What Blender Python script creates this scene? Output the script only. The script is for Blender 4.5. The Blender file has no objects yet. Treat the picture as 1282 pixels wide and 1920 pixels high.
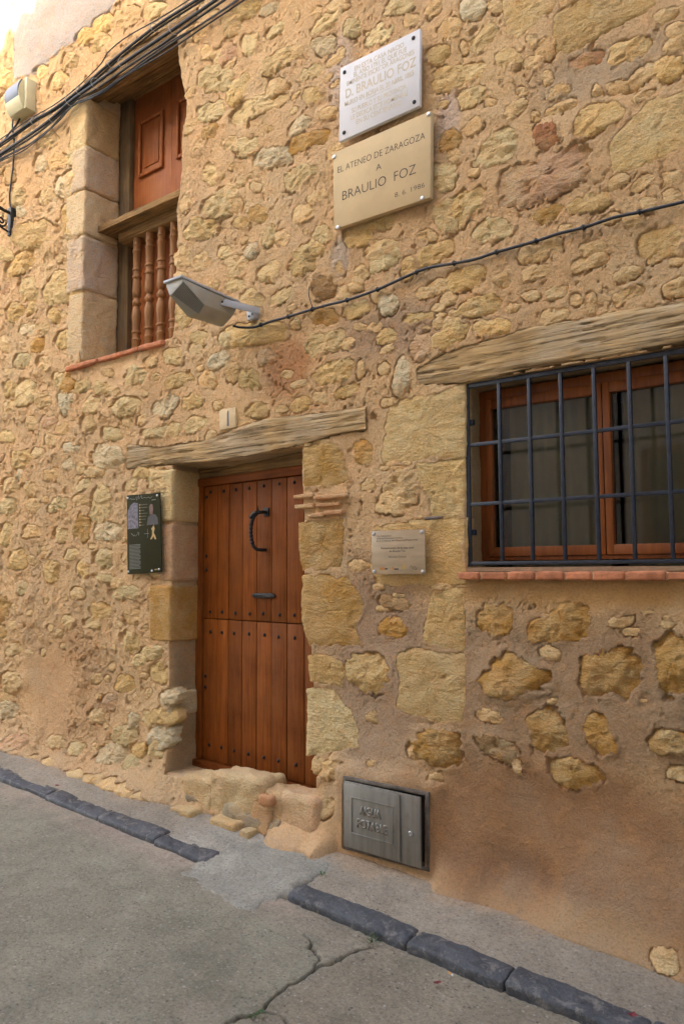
import bpy, bmesh, math, random
import numpy as np
from mathutils import Vector, Matrix

# ------------------------------------------------------------------ camera, world, sun, exposure
SC = bpy.context.scene
COL = SC.collection
PW, PH, FPX = 1282.0, 1920.0, 1450.0          # photograph size and focal length in its pixels
CAM = np.array([0.0, -3.3, 1.61])
YAW, PITCH, ROLL = math.radians(37.5), math.atan(110 / 1450.0), math.radians(-0.3)
FW = np.array([-math.sin(YAW) * math.cos(PITCH), math.cos(YAW) * math.cos(PITCH), math.sin(PITCH)])
RT0 = np.array([math.cos(YAW), math.sin(YAW), 0.0])
UP0 = np.cross(RT0, FW)
RT = math.cos(ROLL) * RT0 + math.sin(ROLL) * UP0
UP = -math.sin(ROLL) * RT0 + math.cos(ROLL) * UP0
cam = bpy.data.cameras.new('camera')
cam.sensor_fit = 'VERTICAL'
cam.sensor_height = 36.0
cam.lens = 36.0 * FPX / PH
cam.clip_end = 300
cam.clip_start = 0.05
camo = bpy.data.objects.new('camera', cam)
COL.objects.link(camo)
camo.matrix_world = Matrix(((RT[0], UP[0], -FW[0], CAM[0]), (RT[1], UP[1], -FW[1], CAM[1]), (RT[2], UP[2], -FW[2], CAM[2]), (0, 0, 0, 1)))
SC.camera = camo

SUN_EL, SUN_AZ = math.radians(30), math.radians(14)     # azimuth: turned from straight behind the camera towards the left
world = bpy.data.worlds.new('World')
SC.world = world
world.use_nodes = True
wn = world.node_tree
sky = wn.nodes.new('ShaderNodeTexSky')
sky.sky_type = 'NISHITA'
sky.sun_disc = False
sky.sun_elevation = SUN_EL
sky.sun_rotation = math.radians(180) + SUN_AZ
sky.air_density = 1.0
sky.dust_density = 4.0
sky.ozone_density = 0.6
wn.nodes['Background'].inputs['Strength'].default_value = 0.15
wn.links.new(sky.outputs[0], wn.nodes['Background'].inputs['Color'])
SUND = np.array([-math.sin(SUN_AZ) * math.cos(SUN_EL), -math.cos(SUN_AZ) * math.cos(SUN_EL), math.sin(SUN_EL)])   # towards the sun
sun = bpy.data.lights.new('sun', 'SUN')
sun.energy = 4.0
sun.angle = math.radians(0.53)
sun.color = (1.0, 0.93, 0.82)
suno = bpy.data.objects.new('sun', sun)
COL.objects.link(suno)
suno.rotation_euler = Vector(SUND).to_track_quat('Z', 'Y').to_euler()
VS = SC.view_settings
VS.view_transform = 'Standard'
VS.look = 'None'
VS.gamma = 1.0
VS.use_curve_mapping = False
VS.exposure = 3.0
try:
    VS.use_white_balance = True
    VS.white_balance_temperature = 6900
    VS.white_balance_tint = 8
except Exception:
    pass
SC.cycles.max_bounces = 8
SC.cycles.diffuse_bounces = 5
SC.cycles.use_denoising = True

# ------------------------------------------------------------------ helpers
R = math.radians
rng = random.Random(7)
def lin(r, g, b, k=1.0):
    f = lambda c: ((c / 255 + 0.055) / 1.055) ** 2.4 if c > 10 else c / 255 / 12.92
    return (f(r) * k, f(g) * k, f(b) * k)
def ray(px, py):
    return FW * FPX + RT * (px - PW / 2) + UP * (PH / 2 - py)
def P(px, py, y=0.0):
    """pixel -> (x, z) on the plane parallel to the facade at depth y"""
    r = ray(px, py); t = (y - CAM[1]) / r[1]
    return (CAM[0] + r[0] * t, CAM[2] + r[2] * t)
def P3(px, py, y=0.0):
    a = P(px, py, y); return (a[0], y, a[1])
SLOPE = -0.036
def gz(x):
    return SLOPE * x
def G(px, py, h=0.0):
    """pixel -> (x, y) on the sloping street surface raised by h"""
    r = ray(px, py); t = (h + SLOPE * CAM[0] - CAM[2]) / (r[2] - SLOPE * r[0])
    return (CAM[0] + r[0] * t, CAM[1] + r[1] * t)
# numpy gradient noise
_pr = np.random.RandomState(3)
_perm = np.concatenate([_pr.permutation(256)] * 3)
_ang = _pr.rand(256) * 2 * np.pi
_gx, _gy = np.cos(_ang), np.sin(_ang)
def noise(x, y):
    x = np.asarray(x, float); y = np.asarray(y, float)
    xi = np.floor(x).astype(int); yi = np.floor(y).astype(int)
    xf = x - xi; yf = y - yi
    xi &= 255; yi &= 255
    u = xf * xf * xf * (xf * (xf * 6 - 15) + 10); v = yf * yf * yf * (yf * (yf * 6 - 15) + 10)
    def g(ix, iy, dx, dy):
        h = _perm[_perm[ix] + iy]
        return _gx[h] * dx + _gy[h] * dy
    a = g(xi, yi, xf, yf); b = g((xi + 1) & 255, yi, xf - 1, yf)
    c = g(xi, (yi + 1) & 255, xf, yf - 1); d = g((xi + 1) & 255, (yi + 1) & 255, xf - 1, yf - 1)
    return 1.5 * ((a + u * (b - a)) * (1 - v) + (c + u * (d - c)) * v)
def fbm(x, y, f, o=4, g=0.5, s=0.0):
    x = np.asarray(x, float) + s * 17.31; y = np.asarray(y, float) + s * 9.17
    t = 0; a = 1.0; n = 0
    for k in range(o):
        t = t + a * noise(x * f + 31.7 * k, y * f + 11.3 * k); n += a; a *= g; f *= 2.03
    return t / n
def ridge(x, y, f, o=3, s=0.0):
    t = 0; a = 1.0; n = 0
    for k in range(o):
        t = t + a * (1 - 2 * np.abs(noise(x * f + s + 13.1 * k, y * f + 7.7 * k))); n += a; a *= 0.5; f *= 2.1
    return t / n
def sstep(a, b, x):
    t = np.clip((x - a) / (b - a), 0, 1); return t * t * (3 - 2 * t)

def mesh_np(name, verts, faces_quads=None, tris=None, smooth=True):
    """mesh from numpy arrays (n,3), (m,4), (k,3)"""
    me = bpy.data.meshes.new(name)
    q = np.zeros((0, 4), int) if faces_quads is None else np.asarray(faces_quads, int).reshape(-1, 4)
    t = np.zeros((0, 3), int) if tris is None else np.asarray(tris, int).reshape(-1, 3)
    me.vertices.add(len(verts)); me.vertices.foreach_set('co', np.asarray(verts, np.float32).ravel())
    nl = len(q) * 4 + len(t) * 3
    me.loops.add(nl); me.loops.foreach_set('vertex_index', np.concatenate([q.ravel(), t.ravel()]).astype(np.int32))
    me.polygons.add(len(q) + len(t))
    ls = np.concatenate([np.arange(len(q)) * 4, len(q) * 4 + np.arange(len(t)) * 3]).astype(np.int32)
    me.polygons.foreach_set('loop_start', ls)
    me.update(calc_edges=True); me.validate()
    if smooth:
        me.polygons.foreach_set('use_smooth', np.ones(len(me.polygons), bool))
    return me
def link(name, me, mat=None, parent=None, loc=None, rot=None):
    o = bpy.data.objects.new(name, me)
    COL.objects.link(o)
    if mat is not None and me is not None and not me.materials: me.materials.append(mat)
    if parent is not None: o.parent = parent
    if loc is not None: o.location = loc
    if rot is not None: o.rotation_euler = rot
    return o
def tag(o, label=None, cat=None, group=None, kind=None):
    if label: o['label'] = label
    if cat: o['category'] = cat
    if group: o['group'] = group
    if kind: o['kind'] = kind
    return o
def thing(name, label, cat, loc=(0, 0, 0), rot=None, group=None):
    return tag(link(name, None, loc=loc, rot=rot), label, cat, group)

class MB:
    """collects simple shapes into one mesh"""
    def __init__(s): s.v = []; s.f = []
    def add(s, vs, fs):
        n = len(s.v); s.v += [tuple(map(float, p)) for p in vs]; s.f += [tuple(n + i for i in f) for f in fs]; return s
    def box(s, a, b, M=None):
        (x0, y0, z0), (x1, y1, z1) = a, b
        vs = [(x0, y0, z0), (x1, y0, z0), (x1, y1, z0), (x0, y1, z0), (x0, y0, z1), (x1, y0, z1), (x1, y1, z1), (x0, y1, z1)]
        if M is not None: vs = [tuple(M @ Vector(p)) for p in vs]
        return s.add(vs, [(0, 3, 2, 1), (4, 5, 6, 7), (0, 1, 5, 4), (1, 2, 6, 5), (2, 3, 7, 6), (3, 0, 4, 7)])
    def hexa(s, c8):
        return s.add(c8, [(0, 3, 2, 1), (4, 5, 6, 7), (0, 1, 5, 4), (1, 2, 6, 5), (2, 3, 7, 6), (3, 0, 4, 7)])
    def tube(s, pts, r, n=8, cap=True):
        pts = [Vector(p) for p in pts]; m = len(pts)
        rr = r if isinstance(r, (list, tuple)) else [r] * m
        base = len(s.v); ref = None; fs = []; vs = []
        for i, p in enumerate(pts):
            t = (pts[min(i + 1, m - 1)] - pts[max(i - 1, 0)])
            t = t.normalized() if t.length > 1e-9 else Vector((0, 0, 1))
            if ref is None:
                ref = t.orthogonal().normalized()
            ref = (ref - t * ref.dot(t)).normalized(); bn = t.cross(ref)
            for k in range(n):
                a = 2 * math.pi * k / n
                vs.append(p + (ref * math.cos(a) + bn * math.sin(a)) * rr[i])
        for i in range(m - 1):
            for k in range(n):
                fs.append((i * n + k, i * n + (k + 1) % n, (i + 1) * n + (k + 1) % n, (i + 1) * n + k))
        if cap:
            fs.append(tuple(range(n - 1, -1, -1))); fs.append(tuple((m - 1) * n + k for k in range(n)))
        return s.add(vs, fs)
    def lathe(s, prof, n=14, o=(0, 0, 0)):
        vs = []; fs = []
        for (r, z) in prof:
            for k in range(n):
                a = 2 * math.pi * k / n
                vs.append((o[0] + r * math.cos(a), o[1] + r * math.sin(a), o[2] + z))
        for i in range(len(prof) - 1):
            for k in range(n):
                fs.append((i * n + k, i * n + (k + 1) % n, (i + 1) * n + (k + 1) % n, (i + 1) * n + k))
        fs.append(tuple(range(n - 1, -1, -1))); fs.append(tuple((len(prof) - 1) * n + k for k in range(n)))
        return s.add(vs, fs)
    def prism(s, poly, y0, y1):
        """polygon in (x, z), extruded from y0 (front) to y1"""
        n = len(poly)
        vs = [(x, y0, z) for x, z in poly] + [(x, y1, z) for x, z in poly]
        fs = [tuple(range(n)), tuple(range(2 * n - 1, n - 1, -1))] + [(i, n + i, n + (i + 1) % n, (i + 1) % n) for i in range(n)]
        return s.add(vs, fs)
    def build(s, name, mat, parent=None, smooth=False, bevel=0, seg=2, loc=None, rot=None):
        me = bpy.data.meshes.new(name); me.from_pydata(s.v, [], s.f)
        bm = bmesh.new(); bm.from_mesh(me)
        bmesh.ops.recalc_face_normals(bm, faces=bm.faces)
        if bevel:
            es = [e for e in bm.edges if e.is_manifold and e.calc_face_angle(0) > 0.5]
            bmesh.ops.bevel(bm, geom=es, offset=bevel, segments=seg, affect='EDGES', profile=0.5)
        bm.to_mesh(me); bm.free(); me.update()
        o = link(name, me, mat, parent, loc, rot)
        if smooth or bevel:
            me.polygons.foreach_set('use_smooth', np.ones(len(me.polygons), bool))
            try: me.set_sharp_from_angle(angle=R(38))
            except Exception: pass
        return o
def spline(pts, n=8):
    """Catmull-Rom through pts"""
    p = [Vector(q) for q in pts]; p = [p[0] * 2 - p[1]] + p + [p[-1] * 2 - p[-2]]
    out = []
    for i in range(1, len(p) - 2):
        for k in range(n):
            t = k / n
            a, b, c, d = p[i - 1], p[i], p[i + 1], p[i + 2]
            out.append(0.5 * ((2 * b) + (c - a) * t + (2 * a - 5 * b + 4 * c - d) * t * t + (3 * b - a - 3 * c + d) * t ** 3))
    out.append(p[-2]); return out

def rbox(size, r, nx=10, ny=6, nz=8, amp=0.004, f=12.0, seed=0.0, taper=None):
    """rounded box with rough faces, centred; returns verts, quads"""
    sx, sy, sz = [s / 2 for s in size]
    verts = []; quads = []
    def face(o, u, v, nu, nv):
        b = len(verts)
        for j in range(nv + 1):
            for i in range(nu + 1):
                verts.append(o + u * (2 * i / nu - 1) + v * (2 * j / nv - 1))
        for j in range(nv):
            for i in range(nu):
                quads.append((b + j * (nu + 1) + i, b + j * (nu + 1) + i + 1, b + (j + 1) * (nu + 1) + i + 1, b + (j + 1) * (nu + 1) + i))
    X, Y, Z = np.array([sx, 0, 0.]), np.array([0, sy, 0.]), np.array([0, 0, sz])
    face(-Y, X, Z, nx, nz); face(Y, -X, Z, nx, nz); face(X, Y, Z, ny, nz); face(-X, -Y, Z, ny, nz); face(Z, X, Y, nx, ny); face(-Z, X, -Y, nx, ny)
    v = np.array(verts); h = np.array([sx, sy, sz])
    inner = np.clip(v, -(h - r), h - r); d = v - inner
    L = np.linalg.norm(d, axis=1, keepdims=True); d = d / np.maximum(L, 1e-9)
    v2 = inner + d * r
    n1 = fbm(v2[:, 0] + v2[:, 1] * 1.3, v2[:, 2] - v2[:, 1] * 0.7, f, 4, 0.55, seed)
    n2 = fbm(v2[:, 0] + v2[:, 1] * 0.8, v2[:, 2] + v2[:, 1], f * 0.3, 2, 0.5, seed + 3)
    v2 = v2 + d * (n1 * amp + n2 * amp * 1.6)[:, None]
    if taper is not None: v2 = taper(v2)
    # weld
    key = np.round(v / 1e-6).astype(np.int64)
    _, idx, inv = np.unique(key, axis=0, return_index=True, return_inverse=True)
    q = inv.ravel()[np.array(quads)]
    return v2[idx], q

# ------------------------------------------------------------------ materials
def nt(name):
    m = bpy.data.materials.new(name); m.use_nodes = True
    t = m.node_tree; return m, t, t.nodes['Principled BSDF']
def N(t, typ, **kw):
    n = t.nodes.new(typ)
    for k, v in kw.items():
        if k.startswith('i_'):
            n.inputs[int(k[2:]) if k[2:].isdigit() else k[2:].replace('_', ' ')].default_value = v
        else: setattr(n, k, v)
    return n
def ramp(t, fac, stops):
    n = t.nodes.new('ShaderNodeValToRGB'); e = n.color_ramp.elements
    while len(e) < len(stops): e.new(0.5)
    for k, (p, c) in enumerate(stops):
        e[k].position = p; e[k].color = (c[0], c[1], c[2], 1) if not isinstance(c, (int, float)) else (c, c, c, 1)
    t.links.new(fac, n.inputs[0]); return n.outputs[0]
def mixc(t, fac, a, b, mode='MIX'):
    n = t.nodes.new('ShaderNodeMix'); n.data_type = 'RGBA'; n.blend_type = mode
    for s, v in ((n.inputs[0], fac), (n.inputs[6], a), (n.inputs[7], b)):
        if hasattr(v, 'is_linked'): t.links.new(v, s)
        elif isinstance(v, (int, float)): s.default_value = v
        else: s.default_value = (v[0], v[1], v[2], 1)
    return n.outputs[2]
def noise_n(t, vec, scale, detail=6, rough=0.6, dist=0.0):
    n = N(t, 'ShaderNodeTexNoise'); n.inputs['Scale'].default_value = scale; n.inputs['Detail'].default_value = detail
    n.inputs['Roughness'].default_value = rough; n.inputs['Distortion'].default_value = dist
    if vec is not None: t.links.new(vec, n.inputs['Vector'])
    return n.outputs['Fac']
def mathn(t, op, a, b=0.0, clamp=False):
    n = t.nodes.new('ShaderNodeMath'); n.operation = op; n.use_clamp = clamp
    for s, v in ((n.inputs[0], a), (n.inputs[1], b)):
        if hasattr(v, 'is_linked'): t.links.new(v, s)
        else: s.default_value = v
    return n.outputs[0]
def bump(t, height, dist, strength=1.0, normal=None):
    n = t.nodes.new('ShaderNodeBump'); n.inputs['Strength'].default_value = strength; n.inputs['Distance'].default_value = dist
    t.links.new(height, n.inputs['Height'])
    if normal is not None: t.links.new(normal, n.inputs['Normal'])
    return n.outputs[0]
def coords(t, scale=None, which='Object'):
    c = t.nodes.new('ShaderNodeTexCoord').outputs[which]
    if scale is None: return c
    m = t.nodes.new('ShaderNodeMapping'); m.inputs['Scale'].default_value = scale
    t.links.new(c, m.inputs['Vector']); return m.outputs[0]
def plain(name, col, rough=0.6, metal=0.0, var=0.12, scale=14.0, bmp=0.0, bscale=80.0, spec=0.5):
    m, t, b = nt(name)
    c = coords(t)
    f = noise_n(t, c, scale, 5)
    dk = tuple(x * (1 - var) for x in col); lt = tuple(min(1, x * (1 + var)) for x in col)
    t.links.new(ramp(t, f, [(0.3, dk), (0.7, lt)]), b.inputs['Base Color'])
    b.inputs['Roughness'].default_value = rough; b.inputs['Metallic'].default_value = metal
    b.inputs['Specular IOR Level'].default_value = spec
    if bmp: t.links.new(bump(t, noise_n(t, c, bscale, 4), bmp), b.inputs['Normal'])
    return m
M = {}
def make_stone_mat():
    m, t, b = nt('stone')
    c = coords(t)
    oi = t.nodes.new('ShaderNodeObjectInfo')
    big = noise_n(t, c, 5.0, 5, 0.6)
    med = noise_n(t, c, 22.0, 6, 0.65, 0.4)
    fine = noise_n(t, c, 130.0, 5, 0.7)
    col = mixc(t, mathn(t, 'MULTIPLY', ramp(t, big, [(0.42, 0.0), (0.66, 1.0)]), 0.55), oi.outputs['Color'], lin(222, 198, 150))
    col = mixc(t, mathn(t, 'MULTIPLY', ramp(t, med, [(0.5, 0.0), (0.68, 1.0)]), 0.45), col, lin(204, 152, 84))
    col = mixc(t, mathn(t, 'MULTIPLY', ramp(t, med, [(0.3, 1.0), (0.44, 0.0)]), 0.35), col, lin(196, 178, 142))
    smear = noise_n(t, c, 9.0, 6, 0.7, 0.6)
    col = mixc(t, mathn(t, 'MULTIPLY', ramp(t, smear, [(0.48, 0.0), (0.62, 1.0)]), 0.6), col, mixc(t, 0.5, oi.outputs['Color'], lin(226, 180, 130)))
    col = mixc(t, 1.0, col, ramp(t, fine, [(0.28, 0.66), (0.55, 1.0), (0.8, 1.14)]), 'MULTIPLY')
    t.links.new(col, b.inputs['Base Color'])
    b.inputs['Roughness'].default_value = 0.92; b.inputs['Specular IOR Level'].default_value = 0.18
    st = noise_n(t, coords(t, (1.0, 1.0, 2.6)), 26.0, 8, 0.68, 0.5)
    n1 = bump(t, st, 0.022, 0.75)
    pit = N(t, 'ShaderNodeTexVoronoi'); pit.inputs['Scale'].default_value = 75.0; t.links.new(c, pit.inputs['Vector'])
    n2 = bump(t, mathn(t, 'ADD', fine, mathn(t, 'MULTIPLY', pit.outputs['Distance'], 0.4)), 0.006, 0.7, n1)
    t.links.new(n2, b.inputs['Normal'])
    return m
def make_mortar_mat():
    m, t, b = nt('mortar')
    c = coords(t)
    at = t.nodes.new('ShaderNodeAttribute'); at.attribute_name = 'tint'
    big = noise_n(t, c, 2.3, 6, 0.6, 0.5)
    med = noise_n(t, c, 13.0, 6, 0.65, 0.3)
    fine = noise_n(t, c, 95.0, 5, 0.8)
    col = mixc(t, mathn(t, 'MULTIPLY', ramp(t, big, [(0.45, 0.0), (0.7, 1.0)]), 0.35), at.outputs['Color'], (0.50, 0.40, 0.27))
    col = mixc(t, mathn(t, 'MULTIPLY', ramp(t, med, [(0.5, 0.0), (0.72, 1.0)]), 0.35), col, lin(206, 150, 92))
    col = mixc(t, 1.0, col, ramp(t, fine, [(0.25, 0.62), (0.5, 1.0), (0.8, 1.18)]), 'MULTIPLY')
    t.links.new(col, b.inputs['Base Color'])
    b.inputs['Roughness'].default_value = 0.95; b.inputs['Specular IOR Level'].default_value = 0.12
    # alpha of the tint = how coarse the relief is
    amp = at.outputs['Alpha']
    n1 = bump(t, mathn(t, 'MULTIPLY', noise_n(t, c, 34.0, 8, 0.66, 0.6), amp), 0.032, 0.8)
    n2 = bump(t, noise_n(t, c, 95.0, 5, 0.8), 0.012, 0.85, n1)
    t.links.new(n2, b.inputs['Normal'])
    return m
def make_wood(name, dark, light, axis, gscale=1.0, rough=0.5, grey=None, bmp=0.002, spec=0.4, obj=False, greyamt=0.5, check=0.0):
    m, t, b = nt(name)
    s = [60.0 * gscale] * 3; s[axis] = 3.0 * gscale
    c = coords(t, tuple(s))
    if obj:
        oi = t.nodes.new('ShaderNodeObjectInfo')
        ad = t.nodes.new('ShaderNodeVectorMath'); ad.operation = 'ADD'
        cb = t.nodes.new('ShaderNodeCombineXYZ')
        t.links.new(mathn(t, 'MULTIPLY', oi.outputs['Random'], 90.0), cb.inputs[axis]); t.links.new(c, ad.inputs[0]); t.links.new(cb.outputs[0], ad.inputs[1])
        c = ad.outputs[0]
    g = noise_n(t, c, 1.0, 6, 0.6, 0.6)
    c2 = coords(t)
    blot = noise_n(t, c2, 4.5, 5, 0.6)
    col = ramp(t, g, [(0.28, dark), (0.72, light)])
    col = mixc(t, 1.0, col, ramp(t, blot, [(0.3, 0.72), (0.7, 1.16)]), 'MULTIPLY')
    if obj:
        col = mixc(t, 1.0, col, ramp(t, oi.outputs['Random'], [(0.0, 0.72), (1.0, 1.22)]), 'MULTIPLY')
    if grey is not None:
        col = mixc(t, mathn(t, 'MULTIPLY', ramp(t, noise_n(t, c2, 3.2, 6, 0.7), [(0.42, 0.0), (0.62, 1.0)]), greyamt), col, grey)
    h = g
    if check:
        s3 = [110.0] * 3; s3[axis] = 2.2
        ck = ramp(t, noise_n(t, coords(t, tuple(s3)), 1.0, 4, 0.55, 0.35), [(0.36, 0.0), (0.45, 1.0)])
        col = mixc(t, mathn(t, 'MULTIPLY', mathn(t, 'SUBTRACT', 1.0, ck), check), col, tuple(0.35 * x for x in dark))
        h = mathn(t, 'ADD', g, mathn(t, 'MULTIPLY', ck, 0.8))
    t.links.new(col, b.inputs['Base Color'])
    b.inputs['Roughness'].default_value = rough; b.inputs['Specular IOR Level'].default_value = spec
    t.links.new(bump(t, h, bmp, 0.8), b.inputs['Normal'])
    return m
M['stone'] = make_stone_mat()
M['mortar'] = make_mortar_mat()
M['door'] = make_wood('door_wood', lin(106, 52, 16), lin(152, 86, 34), 2, 1.0, 0.6, lin(132, 80, 40), 0.0016, 0.12, True, 0.35)
M['door_h'] = make_wood('door_rail_wood', lin(104, 52, 18), lin(140, 78, 32), 0, 1.0, 0.6, None, 0.0016, 0.12)
M['shutter'] = make_wood('shutter_wood', lin(126, 66, 32), lin(162, 98, 54), 2, 0.9, 0.55, lin(176, 112, 66), 0.001, 0.2, False, 0.3)
M['baluster'] = make_wood('baluster_wood', lin(122, 84, 50), lin(168, 122, 78), 2, 1.1, 0.6, None, 0.0015, 0.3)
M['beam'] = make_wood('weathered_beam', lin(152, 122, 82), lin(208, 176, 126), 0, 0.8, 0.9, lin(182, 166, 140), 0.009, 0.15, False, 0.55, 0.62)
M['oldboard'] = make_wood('old_board', lin(118, 88, 54), lin(178, 142, 92), 0, 0.8, 0.85, lin(120, 98, 70), 0.008, 0.15, False, 0.5, 0.6)
M['post'] = make_wood('old_post', lin(86, 70, 50), lin(136, 114, 82), 2, 0.8, 0.9, lin(120, 108, 90), 0.01, 0.15)
M['sash'] = make_wood('window_wood', lin(120, 62, 24), lin(158, 90, 38), 2, 1.0, 0.45, None, 0.001, 0.4)
M['iron_blue'] = plain('blue_black_iron', (0.012, 0.018, 0.032), 0.42, 0.0, 0.5, 30, 0.001, 120)
M['iron'] = plain('black_iron', (0.016, 0.014, 0.013), 0.5, 0.3, 0.4, 40, 0.001, 90)
M['stud'] = plain('stud_iron', (0.02, 0.017, 0.016), 0.45, 0.5, 0.4, 60)
M['cable'] = plain('black_cable', (0.012, 0.013, 0.016), 0.5, 0, 0.4, 25)
M['cable_grey'] = plain('weathered_cable', (0.03, 0.03, 0.034), 0.6, 0, 0.4, 25)
M['tie'] = plain('pale_tie', (0.32, 0.28, 0.22), 0.6)
M['marble'] = plain('white_marble', (0.66, 0.655, 0.66), 0.85, 0, 0.06, 5, 0.0004, 60, 0.15)
M['beige'] = plain('beige_stone', lin(200, 176, 136), 0.85, 0, 0.1, 4, 0.0004, 120, 0.15)
M['gold_faded'] = plain('faded_gilding', lin(198, 186, 162), 0.7, 0, 0.1)
M['engrave'] = plain('dark_engraving', (0.05, 0.045, 0.04), 0.8, 0, 0.3)
M['alu'] = plain('aluminium_bolt', (0.6, 0.6, 0.6), 0.35, 0.8, 0.1)
M['brick'] = plain('red_brick', lin(182, 118, 84), 0.9, 0, 0.4, 11, 0.006, 60, 0.2)
M['kerb'] = None
M['zinc'] = None
# ------------------------------------------------------------------ the stones of the facade, read off the photograph
# each row: colour, then either "e cx cy rx ry turn" or a polygon; numbers are in an enlarged crop (2.914 x) with the given corner
ZS = 2.914
STONES = {}
STONES[(0, 0)] = '''
b e 330 880 60 45 -15|g e 225 890 40 40 0|g e 350 1020 40 60 -20|b e 260 770 60 38 -20|g e 120 1160 30 30 0|y e 190 1290 110 60 -20|p e 110 1080 40 50 0
b e 250 1080 50 40 -20|b e 60 960 40 50 0|p 395 680 475 655 470 880 380 910|b 350 940 460 920 455 1080 335 1100|y 325 1125 455 1110 455 1290 320 1300
o e 1150 720 62 34 -25|p 1110 910 1180 880 1240 930 1220 1000 1150 1020 1110 970|p e 1180 440 90 60 -20|b e 1230 330 60 60 0|b e 1150 290 40 40 0
p e 1200 1130 80 60 -20|b e 1045 1110 55 50 0|y e 1110 1250 80 50 -15|b e 1250 1050 50 40 0|p e 1180 600 80 50 -20|b e 1085 800 40 60 0|b e 1090 170 60 50 -25
y e 240 390 50 30 -30|b e 400 340 50 40 -30|y e 560 230 70 35 -30|b e 700 100 80 40 -30|y e 480 195 60 35 -30|p e 850 60 60 35 -30|b e 330 450 60 36 -30|y e 560 130 60 40 -30
p e 30 1380 50 40 0|b e 40 540 40 30 -20|y e 30 430 40 40 -20'''
STONES[(420, 0)] = '''
o e 400 90 20 36 0|y e 505 80 27 32 0|p e 562 125 95 32 -40|p 655 110 760 90 770 160 720 205 660 200|p e 840 190 75 45 -25|p e 290 165 70 22 -25|p e 150 240 45 55 -20
p e 310 340 120 50 -35|p 390 400 480 355 570 330 560 400 450 455 395 450|g e 540 250 60 40 -20|b e 420 285 45 35 -10|y 0 460 150 390 155 490 90 570 0 590
p 20 640 100 570 250 510 370 465 360 560 230 620 100 690 30 690|g 345 720 430 640 510 630 490 690 420 745 360 755|o e 480 770 110 32 -20|r e 250 710 22 18 0
p e 130 810 72 45 -20|g e 270 870 100 45 -15|p 315 950 420 910 525 875 510 960 450 1010 400 1060 320 1040|k e 40 310 50 80 0|b e 45 1120 50 40 0|o e 180 1170 50 45 0
p e 250 1290 27 50 20|g e 150 1370 40 40 0|y e 500 1095 48 26 -20|b e 560 1060 22 27 0|y e 490 1370 70 40 0|g e 180 1022 32 24 0|b e 335 1300 42 36 0|y e 100 1215 52 30 0
p 975 130 1000 80 1080 70 1050 140 980 165|p e 1150 45 70 40 -20|y e 1180 300 80 60 -15|y e 1220 430 80 60 -15|b e 1230 160 55 55 0|o e 1220 770 60 55 0|p e 1205 960 60 75 0
p 1140 1150 1200 1090 1282 1080 1282 1280 1200 1280 1140 1200|n e 1105 1290 60 35 -10|y 1120 1340 1260 1300 1250 1399 1080 1399|y e 850 1205 160 50 -15|y e 740 1285 80 45 -10
b e 870 1370 90 45 -10|p e 960 35 80 38 -10|y e 130 45 80 40 -25|g e 260 40 60 25 -30|b e 300 470 60 45 -20|b e 60 790 45 40 0|y e 500 530 60 40 -20|b e 640 30 60 35 -10
b e 430 1180 60 50 -15|p e 540 1290 50 40 0|b e 60 130 60 50 -20'''
STONES[(842, 0)] = '''
P 300 0 600 0 585 75 520 95 470 155 380 220 310 200|Y 600 85 760 0 1200 0 1050 80 900 150 860 180 620 320 580 300 575 180|k 618 -60 780 -60 735 0 615 66 605 40
p 95 290 130 220 220 125 275 150 270 220 130 320|g e 85 265 20 40 0|g e 130 50 70 50 -20|b e 250 40 40 40 0|y 0 410 100 350 210 340 220 400 130 450 0 500
p 20 520 60 490 200 470 230 510 130 580 40 600|g e 230 562 36 20 0|p 290 600 340 560 440 540 430 600 330 670 290 660|y e 400 505 40 28 0|y e 325 330 58 60 -20
g e 465 240 30 36 -30|b e 525 270 50 60 0|b e 470 352 50 36 0|o e 540 430 30 35 0|g 525 490 580 450 650 440 680 480 660 520 560 560 525 545
r 630 345 760 290 850 250 860 280 830 340 680 400 650 390|y 868 270 900 240 1110 190 1110 260 1060 310 885 370 866 340|y e 910 480 55 40 -20|b e 815 505 34 34 0
p 500 610 600 560 720 530 710 580 600 630 505 640|b e 475 640 20 26 0|r 455 700 500 660 600 655 620 740 600 800 520 820 450 780
y 680 770 690 650 760 580 920 540 960 640 870 700 740 770|k 260 1000 320 910 480 850 620 790 700 785 780 840 760 980 620 1060 470 1120 290 1140 260 1110
p 115 900 140 820 250 700 380 690 400 800 330 890 200 930|y e 120 700 72 32 -35|k e 30 850 42 40 0|Y 880 790 960 690 1080 560 1300 490 1330 800 1150 870 1020 930 920 955 880 900
y 970 1040 1040 960 1130 945 1120 1000 1030 1050 980 1065|y 640 1110 760 1050 910 1045 900 1100 800 1160 650 1170|y e 1215 980 62 50 -25|g e 1090 1120 60 40 -10|o e 1220 1080 40 40 0
o e 530 1180 90 42 -20|p 110 1250 200 1200 360 1195 380 1260 250 1330 110 1340|y 0 1100 100 1040 210 1020 210 1130 130 1200 50 1270 0 1290|k e 140 952 30 24 0
g e 640 1252 50 30 0|y e 780 1360 92 40 -15|y 1030 1290 1150 1220 1300 1180 1320 1399 1030 1420|o e 1245 250 60 34 -5|y e 1240 175 60 38 -10|y e 1050 420 110 34 -30|y e 1200 390 70 60 -20
y e 1060 522 60 30 -20|o e 1000 1205 60 30 -5|y e 1180 90 70 40 -20|b e 560 1350 60 40 -15|y e 430 1390 60 40 -15'''
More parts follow.
